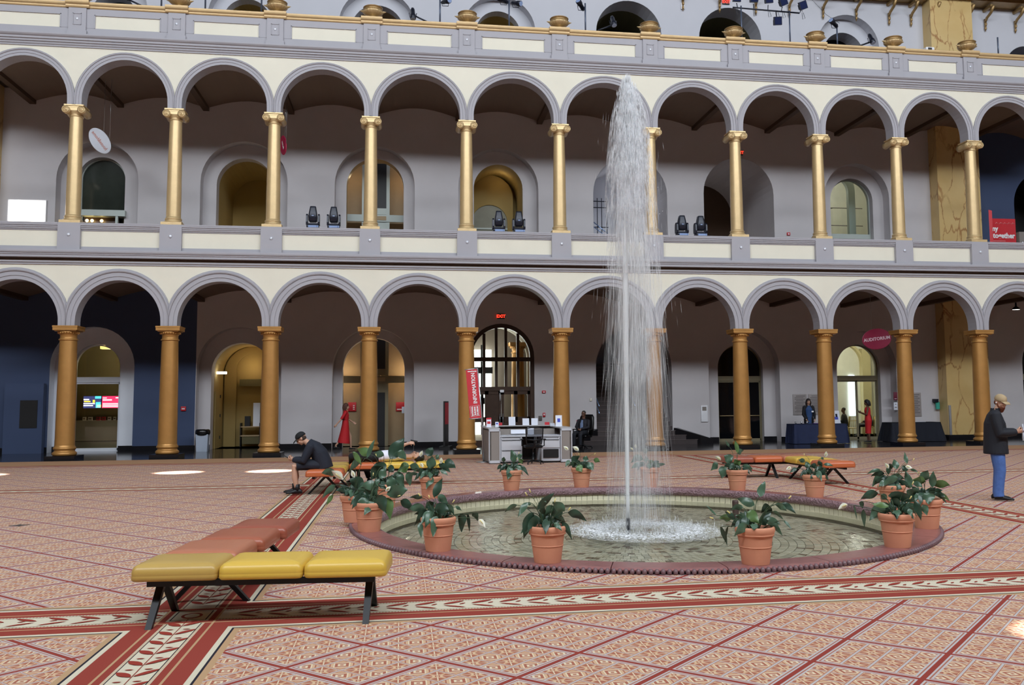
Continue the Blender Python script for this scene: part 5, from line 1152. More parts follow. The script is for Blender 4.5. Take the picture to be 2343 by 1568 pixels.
# ------------------------------------------------------------------ moving stage lights on the second-storey parapet
LENS = mat('lens', (150, 170, 210), .05, spec=1.0)
def moving_light(label, loc):
    t = thing('moving_light', label, 'stage light', loc, 0, 'moving stage lights on the parapet')
    b = MB(); b.rbox(-.20, .20, -.17, .17, 0, .13, .03); b.build('base', FIXT, t); b = MB(); b.box(-.14, .14, -.178, -.168, .03, .10); b.box(.15, .19, -.175, -.165, .03, .1); b.build('display', LENS, t)
    for sx in (-1, 1):
        b = MB(); b.loft([[(sx*(.165 + dx), y*w, z) for dx, y in ((0, -1), (.055, -1), (.055, 1), (0, 1))] for z, w in ((.13, .12), (.22, .14), (.44, .12), (.50, .06))], 0, True, True, False); b.build('yoke_arm', FIXT, t)
    b = MB(); b.rbox(-.2, .2, -.09, .09, .13, .19, .02); b.build('yoke_base', FIXT, t)
    b = MB(); b.loft([[(w*max(-.8, min(.8, 1.15*cos(2*pi*j/16))), d*max(-.85, min(.85, 1.15*sin(2*pi*j/16))), z) for j in range(16)] for z, w, d in ((.23, .12, .10), (.27, .165, .15), (.42, .175, .17), (.58, .150, .15), (.70, .125, .12), (.755, .115, .11), (.765, .08, .08))], 0, True, True); h = b.build('head', FIXT, t)
    b = MB(); b.ell((0, -.145, .43), (.05, .02, .02), 8, 6); b.build('lens', LENS, h); return t
ml = moving_light('black moving stage light, first of the pair by the lift alcove', (7.6, .0, 7.53))
for x, l in ((8.28, 'black moving stage light, second of the pair by the lift alcove'), (13.85, 'black moving stage light, first of the pair before the mustard arch'), (14.55, 'black moving stage light, second of the pair before the mustard arch'), (20.42, 'black moving stage light beside the falling water, first of its pair'), (21.11, 'black moving stage light at the edge of the brown tunnel')): copy_tree(ml, (x, 0, 7.53), label=l)
for x0, x1 in ((7.6, 8.3), (13.85, 14.55), (20.4, 21.1)):
    b = MB(); b.tube([(x0, -.05, 7.55), ((x0 + x1)/2, -.10, 7.545), (x1 + .25, -.04, 7.545)], .012, 5); tag(b.build('cable', FIXT), 'black cable joining the moving light pair near x%d of the parapet' % int(x0) if False else {7: 'black cable between the lights by the lift alcove', 13: 'black cable between the lights before the mustard arch', 20: 'black cable between the lights beside the water'}[int(x0)], 'cable')
# lamps on poles along the top parapet
def canl(t, p, d, s=1.0):
    d = Vector(d).normalized(); p = Vector(p)
    b = MB(); b.tube([p - d*.20*s, p - d*.12*s, p + d*.06*s, p + d*.08*s, p + d*.24*s, p + d*.25*s], [.05*s, .075*s, .08*s, .10*s, .105*s, .09*s], 10); h = b.build('lamp_head', FIXT, t)
    b = MB(); b.tube([p + d*.235*s, p + d*.256*s], .088*s, 10); b.build('lens', LENS, h); b = MB(); b.tube([p + Vector((-.13*s, 0, 0)), p + Vector((-.1*s, 0, -.16*s)), p + Vector((.1*s, 0, -.16*s)), p + Vector((.13*s, 0, 0))], .013, 5); b.build('yoke', FIXT, t)
def pole(t, x, z1, z0=14.84, r=.028):
    b = MB(); b.tube([(x, 0, z0 - 14.84), (x, 0, z1 - 14.84)], r, 8); b.build('pole', POLEB, t); b = MB(); b.lathe([(.07, 0), (.07, .03), (.03, .05)], 10, (x, 0, 0)); b.build('base', FIXT, t)
def lampstand(label, x, z1, heads, arm=None, y=.02):
    t = thing('stage_lamp', label, 'stage light', (x, y, 14.84), 0)
    if z1: pole(t, 0, z1)
    if arm: b = MB(); b.tube([(arm[0] - x, -.05, arm[1] - 14.84), (arm[2] - x, 0, arm[3] - 14.84)], .03, 6); b.build('arm', FIXT, t)
    for hx, hz, d in heads: canl(t, (hx - x, -.05, hz - 14.84), d)
    return t
lampstand('black stage lamp on a slanting arm before the greenish arch', 1.9, 0, ((1.42, 15.25, (-.5, -.4, .5)),), (1.5, 15.12, 2.15, 14.85))
for x, l in ((2.58, 'grey pole by the second urn'), (3.98, 'thin grey pole beside the mustard upper arch'), (5.8, 'thick grey pole crossing the mustard upper arch')):
    t = thing('pole', l + ' on the top parapet', 'pole', (x, .02, 14.84), 0); pole(t, 0, 17.0)
lampstand('upright black lamp with bent arm before the brown upper arch', 11.2, 0, ((10.88, 15.2, (.05, -.3, -1)),), (10.95, 15.1, 11.45, 14.9))
lampstand('single black lamp on a grey pole between brown and mustard arches', 11.82, 15.95, ((12.0, 15.68, (.4, -.6, -.1)),))
lampstand('pair of black lamps on one grey pole before the mustard arch', 14.25, 15.95, ((14.05, 15.85, (-.8, -.5, .1)), (14.48, 15.78, (.6, -.6, -.3))))
lampstand('black lamp tilted on a grey pole between mustard and olive arches', 17.0, 15.95, ((16.84, 15.82, (-.5, -.6, .4)),))
lampstand('black lamp on a low arm before the first olive tunnel', 17.7, 0, ((18.0, 15.35, (.1, -.4, -.9)),), (17.45, 14.95, 18.0, 15.2))
lampstand('black lamp on a grey pole before the recessed navy arch', 26.62, 15.6, ((26.5, 15.72, (-.8, -.5, .35)),))
lampstand('black lamp lying sideways on an arm beside the recessed navy arch', 27.6, 0, ((27.95, 15.25, (.15, -.4, -.9)),), (27.4, 14.9, 27.95, 15.12))
t = thing('pole', 'grey pole past the yellow marble pilaster on the top parapet', 'pole', (33.24, .02, 14.84), 0); pole(t, 0, 15.6)
lb = thing('light_bar', 'horizontal bar with six square black stage lamps on two grey poles', 'stage light', (23.8, .02, 14.84), 0)
pole(lb, -.93, 16.22); pole(lb, .95, 16.15)
b = MB(); b.tube([(-1.25, 0, 1.30), (1.35, 0, 1.24)], .03, 8); b.build('crossbar', FIXT, lb)
for x, z, a in ((-1.12, 1.64, .02), (-.46, 1.66, .05), (.12, 1.66, .15), (.68, 1.60, .45), (1.45, 1.50, .4), (.44, .84, .1)):
    q = MB(); M_ = Matrix.Rotation(-a, 3, 'Y') @ Matrix.Rotation(.25, 3, 'X'); q.cb((x, -.10, z), (.30, .10, .30), 0, M_); q.cb((x, .0, z), (.20, .18, .18), 0, M_); h = q.build('lamp_head', FIXT, lb)
    q = MB(); q.cb(Vector((x, -.10, z)) + M_ @ Vector((0, -.052, 0)), (.26, .006, .26), 0, M_); q.build('lens', mat('lens_dark', (36, 44, 78), .1) if 'lens_dark' not in bpy.data.materials else bpy.data.materials['lens_dark'], h)
    zb = 1.27; q = MB(); q.tube([(x*.95, 0, zb), (x*.98, -.02, (zb + z)/2), (x, -.03, z - (.2 if z > zb else -.2))], .016, 5); q.tube([(x + .05, 0, zb), (x + .12, 0, zb - .22), (x + .02, 0, zb - .26), (x, 0, zb)], .009, 4); q.build('clamp', FIXT, lb)
t = thing('projector', 'small white projector box on the top parapet beside marble pilaster', 'projector', (30.3, .0, 14.84), 0)
b = MB(); b.rbox(-.17, .17, -.14, .14, .03, .16, .02); b.build('case', WHITE, t); b = MB(); b.box(-.10, .06, -.148, -.138, .05, .13); b.build('face', DARK, t)
b = MB(); b.tube([(26.75, .05, 15.8), (27.2, 2, 17.0), (27.6, 4.4, 18.9)], .008, 4); tag(b.build('cable', FIXT), 'thin cable rising from the pole lamp to the balcony', 'cable')
# ------------------------------------------------------------------ hanging oval signs, lit box, red poster
def oval(label, loc, rx, rz_, tilt, yaw, m, wires, body=None, lm=None, mirror=False, size=.2, top=13.1):
    t = thing('hanging_sign', label, 'sign', loc, 0); M_ = Matrix.Rotation(yaw, 3, 'Z') @ Matrix.Rotation(tilt, 3, 'Y'); b = MB()
    N = 40; rings = [[M_ @ Vector((rx*q*cos(2*pi*j/N), y, rz_*q*sin(2*pi*j/N))) for j in range(N)] for q, y in ((.97, -.02), (1, -.012), (1, .012), (.97, .02))]
    b.loft(rings, 0, True, True, False); b.build('disc', m, t)
    b = MB()
    for wx in wires: p = M_ @ Vector((wx*rx, 0, rz_*sqrt(1 - wx*wx))); b.tube([p, (p.x, p.y, top - loc[2])], .008, 4)
    b.build('wire', STEEL, t)
    if body:
        e = text('lettering', body, size, lm, t, (0, 0, 0), (0, 0, 0), .001, 1, spacing=1.0, bold=.004)
        R4 = M_.to_4x4() @ Matrix.Rotation(pi/2, 4, 'X'); e.matrix_basis = Matrix.Translation(M_ @ Vector((0, -.024, 0))) @ R4 @ Matrix.Diagonal((-1 if mirror else 1, 1, 1, 1))
    return t
oval('tilted white oval sign with reversed red lettering in the upper gallery', (.12, 2.2, 10.9), .54, .31, rad(52), rad(-14), mat('sign_white', (226, 230, 240), .5), (-.3, .4), 'house&home', mat('faded_red', (206, 150, 140), .6), True, .16)
oval('crimson oval sign edge-on beside an upper gold column', (6.32, 2.2, 10.97), .40, .28, rad(60), rad(-64), mat('sign_crimson', (176, 32, 72), .5), (-.3, .4), 'HOUSE', LETTER, False, .11)
oval('crimson oval AUDITORIUM sign hanging in the lower arcade', (28.56, 1.5, 4.0), .58, .40, rad(-7), rad(-6), mat('sign_wine', (140, 28, 62), .45), (-.25,), 'AUDITORIUM', mat('letter_pink', (226, 200, 210), .6), False, .17, 5.79)
t = thing('light_box', 'glaring white lit panel standing on the upper gallery', 'light box', (-2.27, 2.5, 6.5), 0)
b = MB(); b.box(-.62, .62, 0, .14, 0, 2.32); b.build('case', WHITE, t); b = MB(); b.box(-.58, .58, -.012, 0, 1.3, 2.28); b.build('panel', emit('lit_panel', (255, 244, 228), 5.0), t)
t = thing('poster_stand', 'folded red poster board reading together on the upper gallery', 'poster', (34.45, 2.0, 6.5), 0)
PRD = mat('poster_red', (206, 40, 50), .55)
b = MB(); b.box(-.46, .60, .0, .05, .0, 2.42); b.build('board', PRD, t); b = MB(); b.add([(-.72, -.22, 0), (-.60, -.26, 0), (-.46, 0, 0), (-.72, -.22, 2.72), (-.60, -.26, 2.68), (-.46, 0, 2.48)], [(0, 1, 4, 3), (1, 2, 5, 4), (0, 3, 5, 2)]); b.build('wing', PRD, t)
text('lettering', 'together', .29, LETTER, t, (.06, -.006, 1.72), (pi/2, 0, 0), .002, .95, bold=.012); text('lettering', 'my', .29, LETTER, t, (-.36, -.006, 2.0), (pi/2, 0, 0), .002, .95, bold=.012)
b = MB()
for k in range(5): b.tube([(-.3 + .18*k, -.004, 2.2), (-.24 + .18*k, -.004, 2.26), (-.16 + .18*k, -.004, 2.2 + .02*(k % 2))], .012, 4)
for k in range(2): b.box(-.42, .12 - .2*k, -.006, .0, 1.50 - .07*k, 1.52 - .07*k)
b.build('print', mat('poster_pink', (232, 150, 150), .6), t)
t = thing('floor_bar', 'black bar stand lying on the parapet before the red poster', 'stand', (34.2, -.02, 7.53), 0); b = MB(); b.tube([(-.4, 0, .04), (1.4, 0, .04)], .035, 6); b.tube([(.0, 0, .04), (-.02, 0, .62)], .03, 6); b.build('bar', FIXT, t)
for x in (-.4, .05): b = MB(); b.ell((x, -.03, .05), .05, 8, 6); b.build('knob', STEEL, t)
b = MB(); b.box(35.2, 36.2, 2.0, 2.4, 6.5, 8.4); tag(b.build('cabinet', FAB), 'grey cabinet beside the red poster on the upper gallery', 'cabinet')
for x, y, z, l in ((25.5, 7.6, 7.2, 'lit floor uplight in the brown upper tunnel'), (3.78, 6.2, 7.25, 'lit floor uplight in the mustard upper tunnel')):
    t = thing('uplight', l, 'lamp', (x, y, 6.5), 0); b = MB(); b.lathe([(.10, 0), (.10, z - 6.5), (.12, z - 6.45), (.10, z - 6.43), (.02, z - 6.45)], 14); b.build('housing', WHITE, t); b = MB(); b.ell((0, -.02, z - 6.40), (.11, .09, .03), 10, 6); b.build('bulb', bpy.data.materials['lamp_white'], t)
t = thing('downlight', 'lit ceiling lamp under the vault past the pilaster', 'lamp', (35.25, 2.5, 5.28), 0); b = MB(); b.lathe([(.16, .0), (.14, .06), (.04, .14), (.02, .5)], 16); b.build('shade', FIXT, t); b = MB(); b.lathe([(.01, .01), (.15, .01)], 16); b.build('bulb', bpy.data.materials['lamp_white'], t)
t = thing('sign_stand', 'narrow dark framed sign seen edge-on beside a gold column', 'sign', (12.2, 3.2, 0), rad(76)); b = MB(); b.box(-.35, .35, -.03, .03, .1, 1.75); b.build('frame', DARK, t); b = MB(); b.box(-.31, .31, -.04, -.03, .9, 1.7); b.build('board', PRED, t); b = MB(); b.box(-.3, .3, -.2, .2, 0, .1); b.build('base', DARK, t)
# ------------------------------------------------------------------ people
SKIN = mat('skin', (206, 160, 134), .55, var=.03); SKIND = mat('skin_dark', (104, 70, 54), .5, var=.03); SKINB = mat('skin_brown', (150, 106, 82), .5, var=.03)
def V3(*a): return Vector(a)
def fuse(b, name, m, parent, vox=.012, smooth=3, label=None):
    o = b.build(name, m, parent, label=label); r = o.modifiers.new('fuse', 'REMESH'); r.mode = 'VOXEL'; r.voxel_size = vox; r.use_smooth_shade = True
    if smooth: k = o.modifiers.new('soften', 'SMOOTH'); k.factor = .5; k.iterations = smooth
    return o
def basis(d, side):
    d = d.normalized(); s = (side - d*side.dot(d)).normalized(); return Matrix((s, d, s.cross(d))).transposed()
def head(b, c, f, up, s=1.0):
    """skull, jaw, nose, ears, brow; f looks forward; returns frame x = side, y = forward, z = up"""
    f = f.normalized(); z = (up - f*up.dot(f)).normalized(); x = f.cross(z); M_ = Matrix((x, f, z)).transposed()
    P = lambda a, b_, c_: c + M_ @ V3(a*s, b_*s, c_*s)
    b.ell(P(0, -.012, .025), (.074*s, .092*s, .090*s), 16, 12, 0, M_); b.ell(P(0, .026, -.045), (.054*s, .058*s, .066*s), 14, 10, 0, M_); b.ell(P(0, .05, -.088), (.030*s, .026*s, .024*s), 10, 8, 0, M_)
    b.tube([P(0, .078, .018), P(0, .094, -.012), P(0, .102, -.030), P(0, .082, -.040)], [.009*s, .012*s, .016*s, .008*s], 8)
    for e in (-1, 1):
        b.ell(P(e*.076, -.008, -.008), (.011*s, .020*s, .032*s), 8, 6, 0, M_); b.ell(P(e*.036, .062, .026), (.026*s, .022*s, .010*s), 8, 6, 0, M_); b.ell(P(e*.036, .058, -.032), (.020*s, .02*s, .018*s), 8, 6, 0, M_)
    b.ell(P(0, .082, -.062), (.024*s, .012*s, .008*s), 8, 6, 0, M_)
    return P, M_
def face(t, P, M_, dark, s=1.0, lip=None):
    b = MB()
    for e in (-1, 1): b.ell(P(e*.031, .080, .004), (.011*s, .007*s, .006*s), 8, 6, 0, M_)
    b.build('eyes', mat_once('eye_dark', (32, 24, 22)), t); b = MB()
    for e in (-1, 1): b.tube([P(e*.016, .087, .022), P(e*.034, .085, .027), P(e*.050, .072, .020)], .0042*s, 5)
    b.build('eyebrows', dark, t); b = MB(); b.ell(P(0, .094, -.062), (.021*s, .006*s, .006*s), 8, 6, 0, M_); b.build('lips', lip or mat_once('lip', (150, 84, 76)), t)
def mat_once(n, c, r=.6):
    return bpy.data.materials[n] if n in bpy.data.materials else mat(n, c, r)
def hand(b, w, d, n, side, curl=.5, s=1.0):
    """palm and five fingers; d to the knuckles, n out of the palm, side = +1 when the thumb lies along n x d"""
    d = d.normalized(); n = (n - d*n.dot(d)).normalized(); x = n.cross(d)*side
    b.loft([[w + d*u + x*(a*cos(2*pi*j/10)) + n*(h*sin(2*pi*j/10)) for j in range(10)] for u, a, h in ((-.01*s, .024*s, .020*s), (.03*s, .036*s, .017*s), (.075*s, .042*s, .015*s), (.095*s, .038*s, .011*s))], 0, True, True)
    for k, (o, L) in enumerate(((.031, .072), (.011, .082), (-.010, .076), (-.030, .058))):
        p = w + d*.085*s + x*o*s; pts = [p]; a = curl*.35
        for q in (.45, .32, .23):
            a += curl*.75; p = p + (d*cos(a) + n*sin(a))*L*q*s + x*o*.06*s; pts.append(p)
        b.tube(pts, [.0098*s, .0092*s, .0085*s, .0075*s], 7)
    p = w + d*.018*s + x*.026*s; b.tube([p, p + (d*.6 + x*.75 + n*.25).normalized()*.036*s, p + (d*.6 + x*.75 + n*.25).normalized()*.036*s + (d*.85 + x*.25 + n*(.3 + curl*.4)).normalized()*.05*s], [.014*s, .011*s, .008*s], 7)
def limb(b, pts, rad_, n=12): b.tube(pts, rad_, n)
def shoe(b, ank, toe, s=1.0):
    d = (toe - ank); d.z = 0; d = d.normalized(); x = V3(-d.y, d.x, 0); z0 = min(ank.z - .07, toe.z)
    rings = []
    for u, w, h in ((-.075, .025, .05), (-.055, .038, .08), (0, .040, .095), (.06, .043, .075), (.12, .048, .052), (.17, .044, .042), (.20, .026, .03)):
        c = V3(ank.x, ank.y, z0) + d*u*s
        rings.append([c + x*(w*s*cos(2*pi*j/14)) + V3(0, 0, h*s*(.5 + .5*sin(2*pi*j/14))) for j in range(14)])
    b.loft(rings, 0, True, True)
def torso(b, secs, side):
    """secs: centre, half width, half depth"""
    rings = []
    for i, (c, w, h) in enumerate(secs):
        d = (secs[min(i+1, len(secs)-1)][0] - secs[max(i-1, 0)][0]); M_ = basis(d, side)
        rings.append([c + M_ @ V3(w*cos(2*pi*j/20)*(abs(cos(2*pi*j/20))**-.12 if abs(cos(2*pi*j/20)) > .1 else 1), 0, h*sin(2*pi*j/20)) for j in range(20)])
    b.loft(rings, 0, True, True)
def cap(t, P, M_, m, s=1.0, bill=True):
    b = MB(); rings = []
    for z, w, l in ((.018, .083, .103), (.05, .084, .104), (.085, .074, .092), (.112, .050, .064), (.124, .02, .026)):
        rings.append([P(w*cos(2*pi*j/20), -.012 + l*sin(2*pi*j/20), z) for j in range(20)])
    b.loft(rings, 0, True, True)
    o = b.build('cap', m, t)
    if bill:
        b = MB(); rings = []
        for y, w, z in ((.070, .066, .024), (.10, .070, .026), (.135, .060, .018), (.165, .034, .006)):
            rings.append([P(w*cos(2*pi*j/12), y, z + .012*(1 - abs(cos(2*pi*j/12))) + (.004 if j < 6 else -.004)) for j in range(12)])
        b.loft(rings, 0, True, True); b.build('cap_bill', m, o)
    return o
def mirror(p): return V3(-p.x, p.y, p.z)
# ---- standing bearded man with phone and papers, side of the rim
def standing_man():
    t = thing('person', 'bearded man in tan cap, black jacket and jeans holding a phone and papers', 'person', (20.42, -17.10, 0), rad(-122))
    U = V3(0, 0, 1); X = V3(1, 0, 0)
    hipc, ch, nk = V3(0, 0, .95), V3(0, .0, 1.30), V3(0, .03, 1.50)
    hd = V3(0, .09, 1.635)
    b = MB(); P, M_ = head(b, hd, V3(.72, .60, -.32), U, 1.05); limb(b, [V3(0, .0, 1.42), V3(0, .03, 1.50), V3(0, .07, 1.60)], [.062, .056, .055])
    torso(b, [(V3(0, 0, .88), .155, .11), (V3(0, .01, 1.05), .15, .12), (V3(0, 0, 1.28), .165, .115), (V3(0, 0, 1.42), .13, .08), (V3(0, 0, 1.47), .06, .05)], X)
    J = {}
    for e in (-1, 1):
        sh, el = V3(e*.205, -.01, 1.42), V3(e*.26, .04, 1.12)
        wr = V3(e*.10, .30, 1.14); J[e] = (sh, el, wr); limb(b, [sh, (sh + el)/2, el, (el + wr)/2, wr], [.056, .05, .043, .038, .029])
        limb(b, [V3(e*.095, 0, .90), V3(e*.10, .02, .50), V3(e*.10, -.02, .09)], [.082, .058, .04])
    hand(b, J[1][2], V3(-.35, .75, .15), V3(-.7, -.2, .5), -1, 1.0); hand(b, J[-1][2], V3(.35, .75, .12), V3(.6, -.2, .6), 1, .9)
    fuse(b, 'body', SKIN, t, .007, 2)
    # jeans
    b = MB(); torso(b, [(V3(0, 0, .80), .19, .145), (V3(0, 0, .92), .192, .15), (V3(0, .0, 1.0), .185, .15)], X)
    for e in (-1, 1): limb(b, [V3(e*.092, 0, .88), V3(e*.10, .01, .68), V3(e*.10, .025, .50), V3(e*.102, .0, .30), V3(e*.105, -.015, .14), V3(e*.105, -.01, .07)], [.115, .104, .092, .084, .082, .086])
    fuse(b, 'jeans', mat('denim', (76, 108, 172), .85, var=.14, vs=14, bump=.3, bs=22), t, .011, 2)
    b = MB()
    for e in (-1, 1): shoe(b, V3(e*.105, -.02 + .02*e, .085), V3(e*.14, .2, .03), 1.08)
    fuse(b, 'shoes', mat('black_shoe', (24, 24, 28), .5), t, .009, 2)
    # T-shirt front and open jacket
    b = MB(); torso(b, [(V3(0, .012, .92), .160, .128), (V3(0, .02, 1.1), .158, .135), (V3(0, .012, 1.3), .17, .128), (V3(0, .01, 1.43), .13, .085), (V3(0, .01, 1.47), .075, .065)], X)
    ts = fuse(b, 'shirt', mat('green_grey_shirt', (104, 110, 92), .85), t, .011, 2)
    q = MB(); q.box(-.075, .075, .138, .152, 1.20, 1.25); q.box(-.05, .05, .14, .152, 1.15, 1.18); q.build('print', mat('ochre_print', (196, 170, 110), .8), ts)
    JK = mat('black_jacket', (22, 25, 34), .75, var=.12, vs=9, bump=.3, bs=16)
    b = MB(); rings = []
    for z, w, h, y in ((.77, .232, .205, -.01), (.90, .228, .20, -.01), (1.08, .226, .195, -.005), (1.28, .232, .178, -.01), (1.42, .19, .125, -.012), (1.49, .085, .085, .0), (1.54, .085, .085, .01)):
        rings.append([V3(w*cos(a), y + h*sin(a), z) for a in [rad(118 + 304*j/22) for j in range(23)]])
    inner = [[V3(p.x*.88, p.y*.88, p.z) for p in r] for r in rings]
    shell = [ri + ro[::-1] for ri, ro in zip(inner, rings)]; b.loft(shell, 0, True, True)
    for e in (-1, 1):
        sh, el, wr = J[e]; limb(b, [sh + V3(-e*.04, 0, .0), sh, (sh + el)/2, el, (el + wr)/2, wr - (wr - el)*.06], [.095, .094, .086, .078, .070, .060])
    fuse(b, 'jacket', JK, t, .012, 2)
    cap(t, P, M_, mat('tan_cap', (172, 150, 116), .8), 1.05); face(t, P, M_, mat('red_brown_beard', (112, 58, 34), .8), 1.05)
    b = MB(); b.ell(P(0, .045, -.085), (.058, .050, .05), 12, 8, 0, M_); b.ell(P(0, .05, -.12), (.042, .036, .045), 10, 8, 0, M_)
    for e in (-1, 1): b.tube([P(e*.070, .0, -.01), P(e*.066, .02, -.05), P(e*.045, .04, -.085)], [.010, .016, .022], 8)
    fuse(b, 'beard', bpy.data.materials['red_brown_beard'], t, .008, 1)
    b = MB(); b.ell(P(0, -.055, -.02), (.070, .055, .06), 12, 8, 0, M_); b.build('hair', bpy.data.materials['red_brown_beard'], t); b = MB(); b.ell(P(-.086, .0, -.012), .012, 8, 6); b.ell(P(.086, .0, -.012), .012, 8, 6); b.build('earbud', WHITE, t)
    R_o = t.matrix_basis
    def wp(p): return tuple(Matrix.Translation((20.42, -17.10, 0)) @ Matrix.Rotation(rad(-122), 4, 'Z') @ p)
    ph = MB(); ph.cb((0, 0, 0), (.075, .15, .010)); o = tag(ph.build('phone', mat('phone_case', (96, 28, 40), .4), None, wp(V3(.02, .43, 1.17)), (rad(35), 0, rad(-122))), 'dark red phone held by the bearded man', 'phone')
    pp = thing('papers', 'fan of white leaflets in the hands of the bearded man', 'papers', wp(V3(-.03, .41, 1.13)), rad(-122))
    for k in range(4): q = MB(); q.cb((0, 0, 0), (.10, .004, .26), 0, Matrix.Rotation(-.5 + .32*k, 3, 'Y')); q.build('sheet', PAPER, pp, (.012*k, -.006*k, 0))
standing_man()
# ---- man sitting on the orange seat, bent over a phone (faces -x)
def sitting_man():
    t = thing('person', 'seated man in black cap, jacket and shorts looking at a phone', 'person', (9.02, -13.26, 0), rad(90))
    X = V3(1, 0, 0); U = V3(0, 0, 1)      # forward is +y here
    b = MB(); hd = V3(0, .335, 1.045); P, M_ = head(b, hd, V3(0, .80, -.60), V3(0, .3, 1), 1.0)
    limb(b, [V3(0, .18, .94), V3(0, .245, .985), V3(0, .30, 1.03)], [.062, .055, .055])
    torso(b, [(V3(0, -.04, .50), .16, .12), (V3(0, .0, .66), .155, .115), (V3(0, .07, .82), .165, .115), (V3(0, .15, .92), .14, .085), (V3(0, .19, .95), .06, .05)], X)
    J = {}
    for e in (-1, 1):
        sh, el, wr = V3(e*.20, .15, .89), V3(e*.22, .27, .635), V3(e*.09, .47, .655); J[e] = (sh, el, wr)
        limb(b, [sh, (sh + el)/2, el, (el + wr)/2, wr], [.055, .05, .043, .038, .03])
        kn, an = V3(e*.13, .44, .53), V3(e*.12, .42 + (.03 if e > 0 else -.04), .10); limb(b, [V3(e*.09, 0, .54), V3(e*.11, .25, .55), kn, V3(e*.125, .43, .33), an], [.085, .075, .058, .055, .038])
        J[(e, 'k')] = (kn, an)
    hand(b, J[1][2], V3(-.4, .8, .1), V3(-.6, -.3, .6), -1, 1.0); hand(b, J[-1][2], V3(.4, .8, .1), V3(.6, -.3, .6), 1, 1.0)
    fuse(b, 'body', SKIN, t, .007, 2)
    JB = mat('dark_navy_jacket', (28, 33, 46), .8, var=.12, vs=8, bump=.3, bs=14)
    b = MB(); torso(b, [(V3(0, -.10, .475), .20, .17), (V3(0, -.07, .60), .20, .165), (V3(0, .0, .76), .205, .16), (V3(0, .09, .88), .20, .135), (V3(0, .165, .955), .12, .085), (V3(0, .20, .985), .075, .07)], X)
    for e in (-1, 1):
        sh, el, wr = J[e]; limb(b, [sh + V3(-e*.05, 0, 0), sh, (sh + el)/2, el, (el + wr)/2, wr - (wr - el)*.05], [.09, .088, .080, .070, .060, .050])
    fuse(b, 'jacket', JB, t, .011, 2)
    b = MB(); torso(b, [(V3(0, -.02, .475), .17, .12), (V3(0, .0, .54), .17, .12)], U.cross(V3(0, 1, 0)))
    for e in (-1, 1): limb(b, [V3(e*.09, -.02, .545), V3(e*.11, .20, .555), V3(e*.125, .40, .545)], [.105, .10, .092])
    fuse(b, 'shorts', JB, t, .011, 2)
    b = MB()
    for e in (-1, 1): shoe(b, J[(e, 'k')][1] + V3(0, -.01, -.005), J[(e, 'k')][1] + V3(e*.03, .2, -.06), 1.1)
    fuse(b, 'shoes', bpy.data.materials['black_shoe'], t, .009, 2)
    b = MB()
    for e in (-1, 1): kn, an = J[(e, 'k')]; limb(b, [an + V3(0, 0, -.02), an + V3(0, .003, .10)], [.047, .05])
    b.build('socks', bpy.data.materials['black_shoe'], t)
    HR_ = mat('hair_cropped', (66, 52, 44), .9); cap(t, P, M_, mat('black_cap', (18, 20, 24), .8), 1.0); face(t, P, M_, HR_)
    b = MB(); b.ell(P(0, -.035, -.01), (.075, .062, .07), 12, 8, 0, M_); b.build('hair', HR_, t); b = MB()
    for e in (-1, 1): b.tube([P(e*.03 + .018*cos(a), .098, .004 + .015*sin(a)) for a in [2*pi*k/10 for k in range(11)]], .0022, 4); b.tube([P(e*.05, .096, .006), P(e*.076, .02, .008)], .0022, 4)
    b.build('glasses', DARK, t)
    w = Matrix.Translation((9.02, -13.26, 0)) @ Matrix.Rotation(rad(90), 4, 'Z') @ V3(0, .575, .69)
    ph = MB(); ph.cb((0, 0, 0), (.072, .145, .010)); tag(ph.build('phone', DARK, None, tuple(w), (rad(30), 0, rad(90))), 'black phone held by the seated man', 'phone')
sitting_man()
